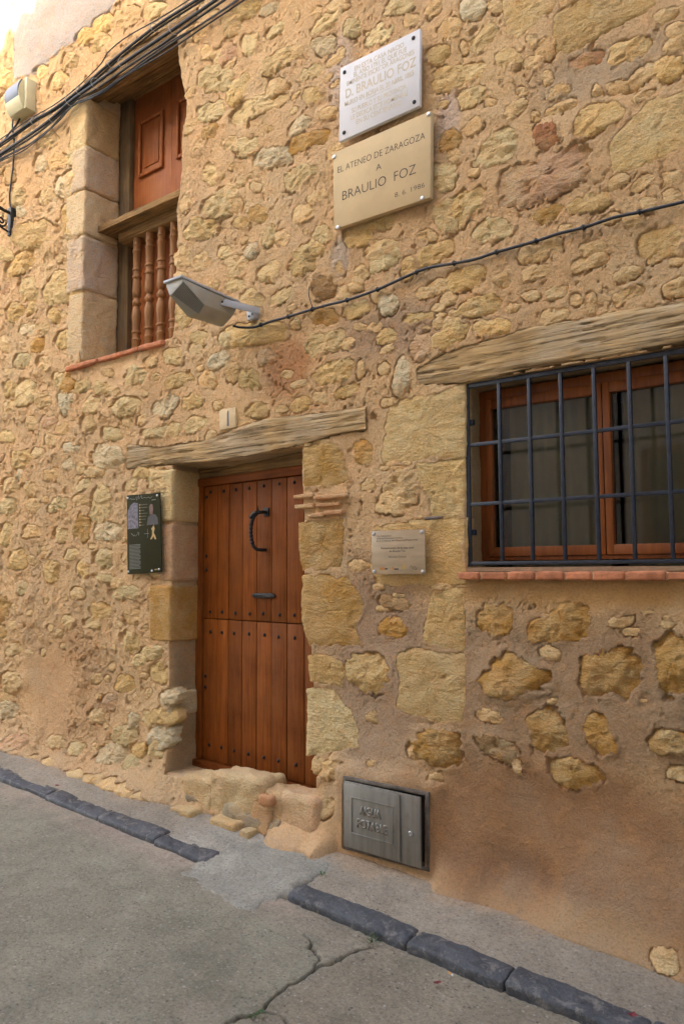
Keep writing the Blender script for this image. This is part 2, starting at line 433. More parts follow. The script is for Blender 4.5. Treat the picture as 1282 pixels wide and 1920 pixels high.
STONES[(0, 460)] = '''
y 10 150 100 50 190 10 210 60 150 150 20 190|p e 160 245 52 55 0|y e 100 365 55 40 0|y e 178 345 40 30 0|y e 300 270 72 60 -30|y e 405 240 50 66 0|p e 325 195 50 40 -30
y e 300 382 46 36 0|g e 160 455 50 35 0|b e 240 445 40 30 0|y e 370 505 60 40 -10|o e 220 550 60 35 -20|p e 130 630 40 32 0|b e 260 650 42 40 0|p e 150 800 60 68 0
b e 60 690 42 32 0|b e 245 840 52 36 0|g e 360 850 42 50 0|b e 60 880 42 27 0|o e 375 750 38 48 0|y e 460 765 46 30 -10|g e 610 700 40 20 0
p 690 690 750 650 830 690 820 750 690 770|y e 575 780 50 30 0|b e 640 800 42 22 0|p 450 850 500 810 560 830 555 910 460 920|p 600 870 690 820 790 830 770 900 680 940 610 910
g e 900 880 60 55 -5|y 880 770 910 720 1000 690 1100 690 1080 740 960 780 900 790|b e 1060 580 42 36 0|g e 1200 630 60 40 -30|p e 960 600 52 40 0|p e 1240 520 50 42 0
b e 1150 740 60 48 0|y e 1050 860 60 45 0|p 1000 980 1060 930 1130 940 1160 970 1060 1030 1000 1020|p 740 1040 820 990 900 970 935 990 930 1060 850 1050 750 1060|y e 955 1015 45 45 0
p e 610 1030 62 36 0|b e 480 980 52 40 0|o e 700 962 30 32 0|g e 590 1155 80 60 0|g e 400 1110 60 26 10|b e 280 1070 42 32 0|g e 375 1195 32 40 0|b e 520 1240 60 26 0
p e 465 1305 42 36 0|b e 290 1250 46 36 0|y e 130 1170 60 40 0|g e 120 1245 22 30 0|b e 180 970 42 30 0|k e 270 965 50 36 0|b e 210 1130 42 26 0|b e 180 1325 52 40 0
p e 720 1310 40 36 0|p e 870 1290 60 60 0|y e 775 1245 50 26 0|p e 560 1345 50 40 0|b e 1010 60 45 55 0|p e 1230 35 40 30 0|y e 1010 390 38 55 0|y e 1095 500 42 40 0
b e 1110 90 55 40 -20|y e 990 175 35 30 0|p e 830 640 40 26 0|b e 60 1310 50 40 0|y e 50 1040 46 34 0|b e 350 1010 40 30 0|y e 60 780 40 36 0|b e 30 540 36 40 0|p e 330 730 32 40 0
y e 700 860 0 0 0|b e 1140 1000 0 0 0'''
STONES[(420, 460)] = '''
p 150 180 200 120 250 90 330 60 330 120 290 190 220 200|y 350 110 380 40 480 0 570 0 550 100 480 150 370 180|p 795 60 880 20 980 10 960 90 900 130 800 160
y 1070 40 1130 0 1250 0 1240 60 1150 110 1065 140|n e 545 225 75 57 -10|p 230 290 270 250 380 225 390 270 310 320 235 340|p e 155 290 55 40 0|b e 650 270 35 40 0
p e 850 280 45 36 -30|g e 905 320 60 48 -30|y 640 360 720 310 800 290 810 370 700 410 650 400|g e 385 430 26 30 0|o e 540 392 90 44 -10|y 945 400 1020 370 1160 365 1180 400 1100 430 970 445
p e 1180 345 36 18 0|b e 1110 262 60 26 -10|b e 1115 453 42 16 0|k e 1185 432 28 32 0|b e 1190 388 26 16 0|b e 1250 418 42 26 0|o e 1265 380 30 18 0
k 1020 570 1050 490 1130 470 1150 520 1140 590 1080 640 1030 620|y 1145 520 1180 470 1282 430 1330 500 1282 550 1200 580 1150 560|p 430 600 470 490 600 460 690 460 690 520 640 570 480 610
y 475 680 560 640 720 590 730 660 690 740 520 765 475 740|y 580 810 640 770 750 750 760 790 700 830 600 840|b e 755 447 40 26 0|p e 830 450 46 30 0|y e 890 505 60 40 -10
y e 895 570 50 20 -15|p e 880 675 30 32 0|g 935 690 970 610 1030 620 1030 780 960 830 930 800|b e 760 680 22 50 0|p e 415 757 50 22 -15|y 355 880 380 840 450 825 485 860 450 900 370 915
y 245 900 300 860 350 870 355 905 270 925|b e 520 835 50 26 0|y e 170 900 60 34 0|k e 225 600 55 46 0|y e 130 730 60 60 0|b e 40 690 50 50 0|y e 180 490 170 48 -5|g e 350 702 32 20 0
g e 900 862 46 22 -10|P 900 905 960 852 1310 765 1312 1155 1080 1170 872 1188 858 1150|Y 1050 1195 1312 1170 1314 1482 1130 1490 1120 1399 1060 1270
b e 920 1197 30 14 0|y e 1000 1190 28 11 0|b e 945 1220 45 11 0|y e 870 1217 34 17 0|g e 540 1075 38 16 0|b e 455 1086 18 12 0
o e 765 1140 55 75 0|g e 790 1300 42 36 0|b e 980 1320 90 75 0|y e 1010 130 36 60 0|b e 1180 230 60 40 -15|y e 1230 300 45 34 -10|b e 80 120 60 50 -20|p e 60 220 40 40 0
b e 60 400 0 0 0|b e 640 130 40 45 0|y e 760 150 50 40 -10|b e 720 210 45 36 -10'''
STONES[(842, 460)] = '''
p 370 200 400 140 470 110 580 110 580 150 480 190 390 210|y 650 130 720 60 850 40 900 60 800 120 690 160|y 860 170 960 120 1060 110 1050 160 940 210 870 200
g 870 350 900 270 990 210 1060 215 1075 260 960 310 880 360|o 730 370 745 260 790 245 810 300 810 370 760 385|p 1160 230 1220 190 1300 160 1320 270 1180 290|p e 460 275 46 26 -5
b e 580 262 60 30 -10|y 480 440 520 350 650 340 690 370 610 420 500 450|y 130 480 150 410 300 400 370 430 360 470 200 510|y 10 390 100 310 240 260 330 310 250 380 60 405
y e 100 190 90 50 -20|y e 50 480 70 50 -10|b e 690 300 38 40 0|g e 1240 90 50 22 0|b e 170 250 40 24 0|y e 1130 60 60 30 -15|b e 480 60 60 34 -10|b e 300 190 50 36 -10'''
STONES[(0, 920)] = '''
p e 330 70 80 45 -10|p e 560 80 50 80 0|b e 200 80 46 40 0|o e 450 200 48 66 0|g e 590 220 70 52 0|p e 330 240 50 32 0|b e 190 220 60 40 0|y e 100 380 50 55 0
p e 390 350 46 30 0|p e 575 370 60 46 -10|p e 570 470 70 25 0|y e 300 440 40 58 0|y e 510 305 30 15 0|o e 25 640 36 60 0|y e 10 770 32 50 0|b e 80 870 50 36 0
p 580 565 620 520 780 520 800 560 770 590 620 590|y e 550 660 70 40 0|b e 730 680 62 48 0|p e 510 722 46 28 0|y 660 800 700 750 790 790 780 850 740 890 690 880
p e 845 880 68 28 -10|p e 770 930 40 32 10|y e 870 985 60 48 0|g e 820 1110 20 30 0|g 870 1110 920 1080 980 1090 975 1160 890 1170|y e 910 1230 70 34 5|y e 690 1060 60 40 0
k e 610 1150 55 40 0|g e 740 1250 36 48 0|y e 818 1245 26 48 0|p e 700 1330 68 46 0|g e 890 1330 56 58 0|b e 540 1230 46 36 0|b e 70 1040 60 48 0|g e 60 1200 56 36 0
b e 30 1120 50 36 0|b e 330 1372 52 30 0|p e 60 80 50 40 0|b e 450 60 40 44 0|y e 30 230 40 60 0|b e 250 330 40 40 0|y e 460 430 30 40 0|b e 650 500 50 28 0|b e 430 560 36 26 0'''
STONES[(420, 920)] = '''
q o 437 -250 520 -260 640 -250 665 -120 690 -60 620 -25 440 -15|q o 415 180 670 150 660 300 640 410 520 430 440 430 420 320|q o 440 470 560 460 680 480 740 560 770 650 720 760 760 840 480 840 440 700
q y 470 900 560 890 660 930 670 1010 640 1070 480 1040|y 668 900 720 880 860 890 900 960 905 1060 860 1115 740 1100 690 1050|q p 460 1090 600 1080 650 1160 700 1210 730 1320 740 1399 462 1440
Y 810 190 1100 160 1314 155 1314 505 1000 520 820 500|n 805 600 830 560 900 570 1000 600 1030 630 1000 655 900 650 830 620|g e 845 525 30 18 0|b e 950 572 42 12 10
o 820 720 880 680 970 690 1020 740 990 795 880 810 830 770|b e 870 645 50 14 0|Y 1075 830 1100 720 1130 560 1310 530 1312 880 1180 860|P 955 885 1060 866 1312 900 1320 1275 1100 1250 955 1190
y e 810 1230 40 45 0|y e 740 410 60 34 0|b e 920 60 90 58 0|o 1040 1330 1100 1300 1310 1300 1310 1500 1180 1520 1040 1400|g e 1190 525 60 18 0|b e 590 1500 90 60 0'''
STONES[(842, 920)] = '''
o 140 700 180 620 330 620 350 680 350 770 240 810 150 770|o 440 780 400 700 530 710 540 650 600 590 680 590 740 640 800 700 795 780 700 825 560 820 450 825
r 850 710 880 690 1010 690 1020 720 940 750 860 740|g e 1000 770 55 20 0|o e 1080 665 46 15 0|g e 1185 695 20 12 0|o e 1190 735 45 22 0
o 1115 820 1180 770 1300 745 1340 950 1300 1150 1150 1160 1115 1050 1130 950|o 460 870 530 835 610 880 610 930 550 930 470 905
o 165 1030 200 940 300 870 460 940 570 1000 590 1040 500 1090 370 1125 190 1110|o 640 940 690 885 800 890 820 840 880 835 1010 870 1050 980 1030 1040 1055 1120 1000 1190 930 1130 800 1130 680 1080 650 1010
n 110 1210 160 1185 300 1200 340 1250 310 1275 140 1250|o 420 1240 480 1180 600 1185 650 1260 660 1399 580 1440 470 1430|o 715 1230 780 1200 880 1210 890 1290 920 1340 925 1450 800 1460 730 1320
o 1080 1350 1150 1290 1240 1310 1310 1330 1320 1440 1100 1430|n 140 1310 250 1320 380 1380 390 1500 250 1450 150 1400|g e 320 1250 0 0 0|k e 560 1150 30 16 0|b e 1060 1140 40 18 0'''
STONES[(0, 1380)] = '''
b e 500 205 70 34 -5|b e 615 240 70 48 10|b e 705 265 60 48 10|b e 790 290 66 56 15|b e 870 340 50 44 10|b e 340 150 40 38 0|g e 650 85 80 52 15|p e 450 60 52 26 0
p e 880 60 56 50 0|p e 770 130 50 40 0|k e 130 30 60 38 0|b e 760 360 50 30 20|y e 780 70 40 40 0|b e 240 110 50 30 0'''
STONES[(420, 1380)] = '''
b e 525 640 72 58 20|b e 690 680 62 48 20|b e 810 765 110 46 28|b e 960 880 80 40 28|o e 1050 80 46 46 0|o e 1190 90 90 60 0|n e 1160 220 50 24 0|y e 520 150 36 44 0
r 775 125 850 125 852 165 790 185|n e 1212 875 60 50 0|b e 620 760 60 30 25|b e 580 370 40 50 0'''
STONES[(842, 1380)] = '''
o 510 170 540 110 700 120 820 180 890 165 885 230 800 280 720 290 600 280 550 220|o 330 110 390 110 410 210 370 210 345 150|p 1130 1090 1200 1065 1300 1080 1320 1200 1200 1170|n e 20 480 0 0 0|g e 1250 200 50 36 0'''
PAL = {'p': lin(220, 192, 138), 'y': lin(218, 182, 120), 'o': lin(188, 142, 74), 'g': lin(216, 198, 160), 'r': lin(176, 112, 76), 'k': lin(200, 158, 122),
       'b': lin(224, 186, 132), 'n': lin(168, 130, 88), 'P': lin(210, 178, 122), 'Y': lin(210, 174, 114)}

class Stone: pass
def a_big(p):
    q = np.array(p); return (q.max(0) - q.min(0)).prod() > 0.05
ALL = []
def add_stone(code, pts, quoin=False):
    """pts: polygon in (x, z) on the facade"""
    s = Stone(); s.code = code; s.quoin = quoin
    p = np.array(pts); s.flat = code in 'PY' or quoin
    a = 0; c = np.zeros(2); q = np.roll(p, -1, 0)
    cr = p[:, 0] * q[:, 1] - q[:, 0] * p[:, 1]
    a = cr.sum() / 2
    if abs(a) < 1e-5: return
    c = ((p + q) * cr[:, None]).sum(0) / (6 * a)
    s.c = c; s.area = abs(a)
    s.K = 120 if s.flat else 72 if s.area > 0.03 else (48 if s.area > 0.008 else 32)
    th = np.arange(s.K) * 2 * np.pi / s.K
    d = np.stack([np.cos(th), np.sin(th)], 1); rad = np.zeros(s.K)
    A = p - c; B = q - c; E = B - A
    for i in range(s.K):
        den = d[i, 0] * E[:, 1] - d[i, 1] * E[:, 0]
        with np.errstate(divide='ignore', invalid='ignore'):
            t = (A[:, 0] * E[:, 1] - A[:, 1] * E[:, 0]) / den
            u = (A[:, 0] * d[i, 1] - A[:, 1] * d[i, 0]) / den
        ok = (np.abs(den) > 1e-12) & (t > 0) & (u >= -1e-6) & (u <= 1 + 1e-6)
        rad[i] = t[ok].max() if ok.any() else math.sqrt(s.area / 3.14)
    k = 1 if s.flat or s.K < 40 else 2
    for _ in range(0 if s.flat else 2 if s.K > 60 else 1):
        rad = sum(np.roll(rad, j) for j in range(-k, k + 1)) / (2 * k + 1)
    s.seed = rng.random() * 60
    sz = math.sqrt(s.area)
    jit = fbm(np.cos(th) * 1.6 + s.seed, np.sin(th) * 1.6, 2.2, 5, 0.68)
    s.rad = rad * (1.05 + (0.05 if s.flat else 0.36) * jit)
    s.planes = [(rng.uniform(0, 6.283), rng.uniform(0.10, 0.42), rng.uniform(0.25, 0.75)) for _ in range(5)]
    s.tilt = (rng.uniform(-0.05, 0.05), rng.uniform(-0.10, 0.04))
    s.th = th; s.sz = sz
    s.pr = 0.008 if s.flat else (0.004 + 0.05 * min(sz, 0.3) * (0.35 + 0.9 * rng.random()))
    s.lap = 0.3 if s.flat else 0.75 if code in 'or' else rng.uniform(0.25, 1.35) * (1.5 if code == 'b' else 1.0) * (0.6 if len(pts) > 4 and a_big(pts) else 1.0)
    s.crack = rng.random()
    ALL.append(s)
def rho_of(s, x, z):
    dx = x - s.c[0]; dz = z - s.c[1]
    th = np.mod(np.arctan2(dz, dx), 2 * np.pi) / (2 * np.pi) * s.K
    i = np.floor(th).astype(int) % s.K; f = th - np.floor(th)
    r = s.rad[i] * (1 - f) + s.rad[(i + 1) % s.K] * f
    return np.hypot(dx, dz) / r
for (ox, oy), txt in STONES.items():
    for row in txt.replace('\n', '|').split('|'):
        w = row.split()
        if not w: continue
        qn = w[0] == 'q'
        if qn: w = w[1:]
        if w[1] == 'e':
            cx, cy, rx, ry, tn = map(float, w[2:])
            if rx < 1: continue
            pp = []
            rx *= 1.12; ry *= 1.12; nk = rng.randint(5, 8); ph = rng.uniform(0, 1)
            for k in range(nk):
                a = 2 * math.pi * (k + ph + rng.uniform(-0.3, 0.3)) / nk; e = 0.8; jr = rng.uniform(0.85, 1.38)
                ux = math.copysign(abs(math.cos(a)) ** e, math.cos(a)) * rx * jr; uy = math.copysign(abs(math.sin(a)) ** e, math.sin(a)) * ry * jr
                ct, st = math.cos(R(tn)), math.sin(R(tn))
                pp.append((cx + ux * ct - uy * st, cy + ux * st + uy * ct))
        else:
            v = list(map(float, w[1:])); pp = list(zip(v[::2], v[1::2]))
        add_stone(w[0], [P(ox + a / ZS, oy + b / ZS) for a, b in pp], qn)

# openings in the facade (x0, x1, z0, z1)
CZ = CAM[2]
OP_U = (-4.95, -3.885, CZ + 1.535, 5.345)
OP_D = (-3.90, -2.78, CZ - 1.265, CZ + 0.70)
OP_W = (-1.787, -0.565, CZ - 0.015, CZ + 0.905)
METER = [P(643, 1459), P(801, 1487), P(806, 1630), P(648, 1585)]
def near_opening(x, z, m):
    for a in (OP_U, OP_D, OP_W):
        if a[0] - m < x < a[1] + m and a[2] - m < z < a[3] + m: return True
    return False
# more rubble, scattered where the photograph shows small stones that run together
def zone_px(px, py): return P(px, py)
fill_boxes = [((0, 300), (130, 1230), 26), ((0, 700), (330, 1200), 16), ((340, 20), (640, 620), 26), ((200, 690), (420, 820), 6), ((180, 1150), (330, 1450), 12), ((820, 120), (1282, 600), 26), ((640, 560), (850, 700), 10)]
cen = [(s.c[0], s.c[1], s.sz * 0.62) for s in ALL]
for (pa, pb, n) in fill_boxes:
    made = 0
    for k in range(n * 12):
        if made >= n: break
        px = pa[0] + rng.random() * (pb[0] - pa[0]); py = pa[1] + rng.random() * (pb[1] - pa[1])
        x, z = P(px, py); r = 0.03 + 0.055 * rng.random() ** 1.5
        if near_opening(x, z, 0.10) or 20 < px < 220 and py < 240: continue
        if any((x - a) ** 2 + (z - b) ** 2 < (r + c) ** 2 for a, b, c in cen): continue
        cen.append((x, z, r)); made += 1
        e = 0.55 + 0.3 * rng.random(); tn = rng.uniform(-0.4, 0.4)
        pts = [(x + r * math.cos(a) * math.cos(tn) * 1.25 - r * e * math.sin(a) * math.sin(tn), z + r * math.cos(a) * math.sin(tn) + r * e * math.sin(a) * math.cos(tn)) for a in [2 * math.pi * j / 12 for j in range(12)]]
        add_stone(rng.choice('ppyybbbgbk'), pts)
# drop anything that would hang in an opening
def keep(s):
    for a in (OP_U, OP_D, OP_W):
        if a[0] + 0.0 < s.c[0] < a[1] and a[2] < s.c[1] < a[3]: return False
    xs = [q[0] for q in METER]; zs = [q[1] for q in METER]
    if min(xs) < s.c[0] < max(xs) and min(zs) < s.c[1] < max(zs): return False
    return s.c[1] > gz(s.c[0]) + 0.02
ALL = [s for s in ALL if keep(s)]

# ------------------------------------------------------------------ relief of the rendered rubble wall
def ell(x, z, px, py, rx, ry, soft=0.5, wob=0.25, seed=0):
    """soft ellipse in the facade plane, centre by pixel, radii in metres"""
    cx, cz = P(px, py)
    d = np.hypot((x - cx) / rx, (z - cz) / ry) + wob * fbm(x, z, 2.6, 4, 0.6, seed)
    return 1 - sstep(1 - soft, 1 + soft * 0.4, d)
PLASTER_TL = [P(26, 152), P(30, 60), P(42, -60), P(330, -260), P(250, -10), P(215, 15), P(150, 78), P(100, 110), P(72, 140)]
def in_poly(poly, x, z):
    c = np.zeros(np.shape(x), bool); n = len(poly)
    for i in range(n):
        (x0, z0), (x1, z1) = poly[i], poly[(i + 1) % n]
        cond = ((z0 > z) != (z1 > z))
        c ^= cond & (x < (x1 - x0) * (z - z0) / ((z1 - z0) if abs(z1 - z0) > 1e-9 else 1e-9) + x0)
    return c
def smooth_zone(x, z):
    s = ell(x, z, 1080, 1600, 0.9, 0.42, 0.35, 0.3, 1)                      # render below the window
    s = np.maximum(s, ell(x, z, 850, 1580, 0.35, 0.42, 0.4, 0.2, 2))
    s = np.maximum(s, ell(x, z, 1080, 1108, 0.85, 0.075, 0.5, 0.2, 3))
    s = np.maximum(s, ell(x, z, 95, 1290, 0.42, 0.36, 0.5, 0.3, 4))
    s = np.maximum(s, ell(x, z, 220, 700, 0.42, 0.13, 0.5, 0.2, 5))
    s = np.maximum(s, ell(x, z, 590, 1560, 0.25, 0.25, 0.5, 0.2, 6))
    s = np.maximum(s, 0.8 * ell(x, z, 700, 1330, 0.35, 0.5, 0.5, 0.4, 7))
    s = np.maximum(s, 0.7 * ell(x, z, 1000, 1330, 0.8, 0.4, 0.5, 0.4, 17))
    s = np.maximum(s, 0.75 * ell(x, z, 1100, 170, 0.45, 0.16, 0.5, 0.4, 8))
    s = np.maximum(s, 0.8 * ell(x, z, 445, 760, 0.3, 0.2, 0.5, 0.3, 9))
    x = np.asarray(x); z = np.asarray(z)
    s = np.maximum(s, in_poly(PLASTER_TL, x + 0.03 * noise(x * 9, z * 9), z + 0.04 * noise(x * 8 + 5, z * 8)) * 1.0)
    return s
def base_out(x, z):
    """large-scale bulge of the wall towards the street (metres)"""
    h = z - gz(x)
    o = 0.022 * fbm(x, z, 0.9, 3, 0.5, 2) + 0.016 * fbm(x, z, 2.7, 2, 0.5, 4)
    foot = np.exp(-np.maximum(h - 0.07, 0) / 0.13)
    o = o + foot * (0.125 + 0.035 * noise(x * 2.2, x * 0 + 3.0)) * (1 - 0.65 * ell(x, z, 440, 1540, 0.55, 0.3, 0.8, 0.1, 18))
    belly = ell(x, z, 1230, 1720, 0.55, 0.30, 0.9, 0.2, 11)
    o = o + 0.07 * belly
    o = o - 0.03 * ell(x, z, 1010, 1650, 0.22, 0.10, 0.9, 0.2, 12)
    # the rough toe of the wall left of the step and right of it
    o = o + 0.05 * ell(x, z, 250, 1470, 0.45, 0.14, 0.8, 0.3, 13) + 0.07 * ell(x, z, 690, 1610, 0.35, 0.10, 0.8, 0.3, 14)
    o = o + 0.055 * ell(x, z, 430, 1530, 0.55, 0.14, 0.8, 0.3, 15) + 0.13 * ell(x, z, 556, 1612, 0.17, 0.20, 0.9, 0.2, 16)
    return o
def mortar_out(x, z):
    s = smooth_zone(x, z)
    left = sstep(-3.9, -4.8, x) * sstep(5.2, 4.2, z)
    rough = (0.014 + 0.014 * left) * fbm(x, z, 6.0, 5, 0.66, 1) + (0.003 + 0.003 * left) * ridge(x, z, 13.0, 3, 5.0)
    # thin shrinkage cracks wandering through the mortar
    trowel = 0.004 * fbm(x * 0.6 + z * 0.5, z - x * 0.3, 9.0, 3, 0.6, 27)
    cr = np.abs(noise(x * 5.5 + 0.5 * noise(x * 14, z * 14) + 3.3, z * 5.5 + 0.5 * noise(x * 14 + 7, z * 14)))
    crk = -0.018 * (1 - sstep(0.010, 0.030, cr)) * sstep(0.0, 0.25, fbm(x, z, 2.2, 3, 0.6, 23))
    lumps = np.maximum(0, fbm(x, z, 10.0, 4, 0.55, 8)) * 0.026
    pits = -0.026 * sstep(0.36, 0.52, fbm(x, z, 14.0, 3, 0.55, 15)) - 0.016 * sstep(0.44, 0.54, fbm(x, z, 30.0, 3, 0.55, 16))
    fine = 0.0065 * fbm(x, z, 36.0, 3, 0.7, 6)
    wav = 0.006 * fbm(x, z, 4.0, 3, 0.5, 19)
    o = base_out(x, z) + 0.008 + (1 - s) * (rough + pits + crk + lumps * (0.35 + 1.2 * left)) + s * (wav + trowel + 0.08 * crk) + fine * (1 - 0.5 * s)
    o = o + 0.012 * in_poly(PLASTER_TL, x, z)
    return o, s
def stone_out(s, x, z, rho):
    sc = 1.0 if not s.flat else 0.5
    a = min(1.0, 0.45 + s.sz * 2.5)
    fl = 0.55 if (s.c[0] > -4.0 and s.c[1] > 1.3) else 1.0      # dressed flatter in the upper facade
    dx = x - s.c[0]; dz = z - s.c[1]
    o = base_out(x, z) + (0.006 + fl * s.pr) * (1 - 0.3 * rho ** 3)
    if not s.flat:
        o = o + fl * (s.tilt[0] * dx + s.tilt[1] * dz)
        chip = 0 * x
        for (an, sl, of) in s.planes:      # broken faces
            chip = np.minimum(chip, sl * (of * s.sz * 0.56 - (dx * math.cos(an) + dz * math.sin(an))))
        o = o + fl * np.maximum(chip, -0.03)
    o = o + a * sc * (0.020 * fbm(x + s.seed, z, 7.5, 4, 0.62) + 0.011 * ridge(x + s.seed * 2, z * 1.8, 10.0, 3, s.seed) - 0.010 * sstep(0.25, 0.5, fbm(x, z + s.seed, 15.0, 3, 0.6)))
    o = o + 0.004 * fbm(x, z + s.seed, 38.0, 3, 0.6)
    edge = 0.004
    o = o - edge * sstep(0.80, 1.0, rho) ** 2
    return o

# mortar grid: fine where the picture looks, coarse beyond
def axis(stops):
    out = []
    for (a, b, d) in stops:
        n = max(1, int(round((b - a) / d))); out += [a + (b - a) * i / n for i in range(n)]
    return np.array(out + [stops[-1][1]])
XS = axis([(-11.0, -6.7, 0.06), (-6.7, -4.95, 0.0095), (-4.95, -3.90, 0.009), (-3.90, -3.885, 0.0075), (-3.885, -2.78, 0.0078), (-2.78, -1.787, 0.0068), (-1.787, -0.565, 0.0066), (-0.565, 3.0, 0.06)])
zc = CZ
ZZ = axis([(-0.15, OP_D[2], 0.0085), (OP_D[2], OP_W[2], 0.0085), (OP_W[2], OP_D[3], 0.0085), (OP_D[3], OP_W[3], 0.0085), (OP_W[3], OP_U[2], 0.0085), (OP_U[2], OP_U[3], 0.0095), (OP_U[3], 6.55, 0.011), (6.55, 8.2, 0.06)])
def idx(a, v): return int(np.argmin(np.abs(a - v)))
GX, GZ_ = np.meshgrid(XS, ZZ)           # rows = z
GXw = GX.copy(); GZw = GZ_.copy()
def edge_warp(op, left=None, right=None, bottom=None, top=None, fall=0.16):
    x0, x1, z0, z1 = op
    inz = sstep(z0 - fall, z0, GZ_) * (1 - sstep(z1, z1 + fall, GZ_))
    inx = sstep(x0 - fall, x0, GX) * (1 - sstep(x1, x1 + fall, GX))
    global GXw, GZw
    if left is not None: GXw = GXw + left(GZ_) * np.clip(1 - np.abs(GX - x0) / fall, 0, 1) * inz
    if right is not None: GXw = GXw + right(GZ_) * np.clip(1 - np.abs(GX - x1) / fall, 0, 1) * inz
    if bottom is not None: GZw = GZw + bottom(GX) * np.clip(1 - np.abs(GZ_ - z0) / fall, 0, 1) * inx
    if top is not None: GZw = GZw + top(GX) * np.clip(1 - np.abs(GZ_ - z1) / fall, 0, 1) * inx
wob = lambda s, a, f: (lambda t: a * fbm(t, t * 0 + s, f, 4, 0.55))
UW_R = lambda z: np.interp(z, [CZ + 1.5, CZ + 1.9, CZ + 2.25, CZ + 2.4, CZ + 2.7, CZ + 3.1, CZ + 3.3, CZ + 3.6], [-0.03, 0.0, 0.005, -0.01, 0.05, 0.085, 0.03, -0.02]) + 0.03 * fbm(z, z * 0 + 4, 3.5, 4, 0.55)
edge_warp(OP_U, wob(1, 0.012, 2.0), UW_R)
DR_R = lambda z: np.interp(z, [CZ - 1.27, CZ - 0.9, CZ - 0.5, CZ - 0.1, CZ + 0.7], [0.10, 0.06, 0.055, 0.0, -0.025]) + 0.02 * fbm(z, z * 0 + 7, 3.0, 3, 0.5)
edge_warp(OP_D, wob(2, 0.022, 2.2), DR_R)
edge_warp(OP_W, wob(3, 0.006, 2.0), wob(5, 0.006, 2.0))
MO, SM = mortar_out(GXw, GZw)
# mortar colour
def lerp(a, b, f): return a + (b - a) * f[..., None]
tint = np.zeros(GX.shape + (4,)); 
base_c = np.array(lin(230, 186, 136)); tint[..., :3] = base_c
n1 = 0.5 + 0.5 * fbm(GXw, GZw, 1.3, 4, 0.6, 21)
tint[..., :3] = lerp(tint[..., :3], np.array(lin(232, 198, 148)), np.clip(n1 * 1.6 - 0.5, 0, 1))
def paint(col, w):
    tint[..., :3] = lerp(tint[..., :3], np.array(col), np.clip(w, 0, 1))
greym = lin(186, 154, 122)
paint(greym, ell(GXw, GZw, 700, 1250, 0.42, 0.75, 0.5, 0.5, 31))
paint(greym, 0.9 * ell(GXw, GZw, 740, 620, 0.40, 0.22, 0.6, 0.5, 32))
paint(lin(180, 146, 110), ell(GXw, GZw, 1060, 1300, 0.85, 0.42, 0.4, 0.4, 33))
paint(lin(166, 126, 90), ell(GXw, GZw, 1060, 1590, 1.05, 0.42, 0.4, 0.3, 34))
paint(lin(152, 116, 88), 0.8 * ell(GXw, GZw, 1010, 1640, 0.5, 0.10, 0.9, 0.5, 35))
paint(lin(186, 146, 102), ell(GXw, GZw, 1120, 1740, 0.5, 0.14, 0.7, 0.4, 36))
paint(lin(192, 150, 98), ell(GXw, GZw, 1080, 1106, 0.9, 0.09, 0.4, 0.2, 37))
paint(lin(196, 168, 134), 0.9 * ell(GXw, GZw, 1110, 140, 0.42, 0.14, 0.6, 0.5, 38))
paint(lin(214, 190, 166), 0.9 * ell(GXw, GZw, 640, 480, 0.07, 0.13, 0.6, 0.4, 39))
paint(lin(218, 192, 168), 0.9 * ell(GXw, GZw, 640, 130, 0.10, 0.28, 0.6, 0.4, 40))
paint(lin(220, 194, 172), 0.9 * ell(GXw, GZw, 840, 215, 0.08, 0.16, 0.6, 0.4, 41))
paint(lin(206, 164, 120), 0.8 * ell(GXw, GZw, 120, 1290, 0.7, 0.5, 0.6, 0.4, 42))
paint(lin(226, 184, 128), 0.8 * ell(GXw, GZw, 450, 790, 0.16, 0.14, 0.5, 0.3, 43))
paint(lin(196, 132, 84), 0.8 * ell(GXw, GZw, 535, 690, 0.22, 0.18, 0.6, 0.5, 44))
paint(lin(178, 168, 160), in_poly(PLASTER_TL, GXw + 0.03 * noise(GXw * 9, GZw * 9), GZw + 0.04 * noise(GXw * 8 + 5, GZw * 8)) * 0.95)
paint(lin(230, 200, 158), 0.8 * ell(GXw, GZw, 145, 440, 0.17, 1.0, 0.6, 0.3, 47))
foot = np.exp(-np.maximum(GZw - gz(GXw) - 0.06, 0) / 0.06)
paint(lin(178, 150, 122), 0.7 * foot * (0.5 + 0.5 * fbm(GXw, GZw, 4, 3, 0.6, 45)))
tint[..., 3] = 1.0 - 0.75 * SM
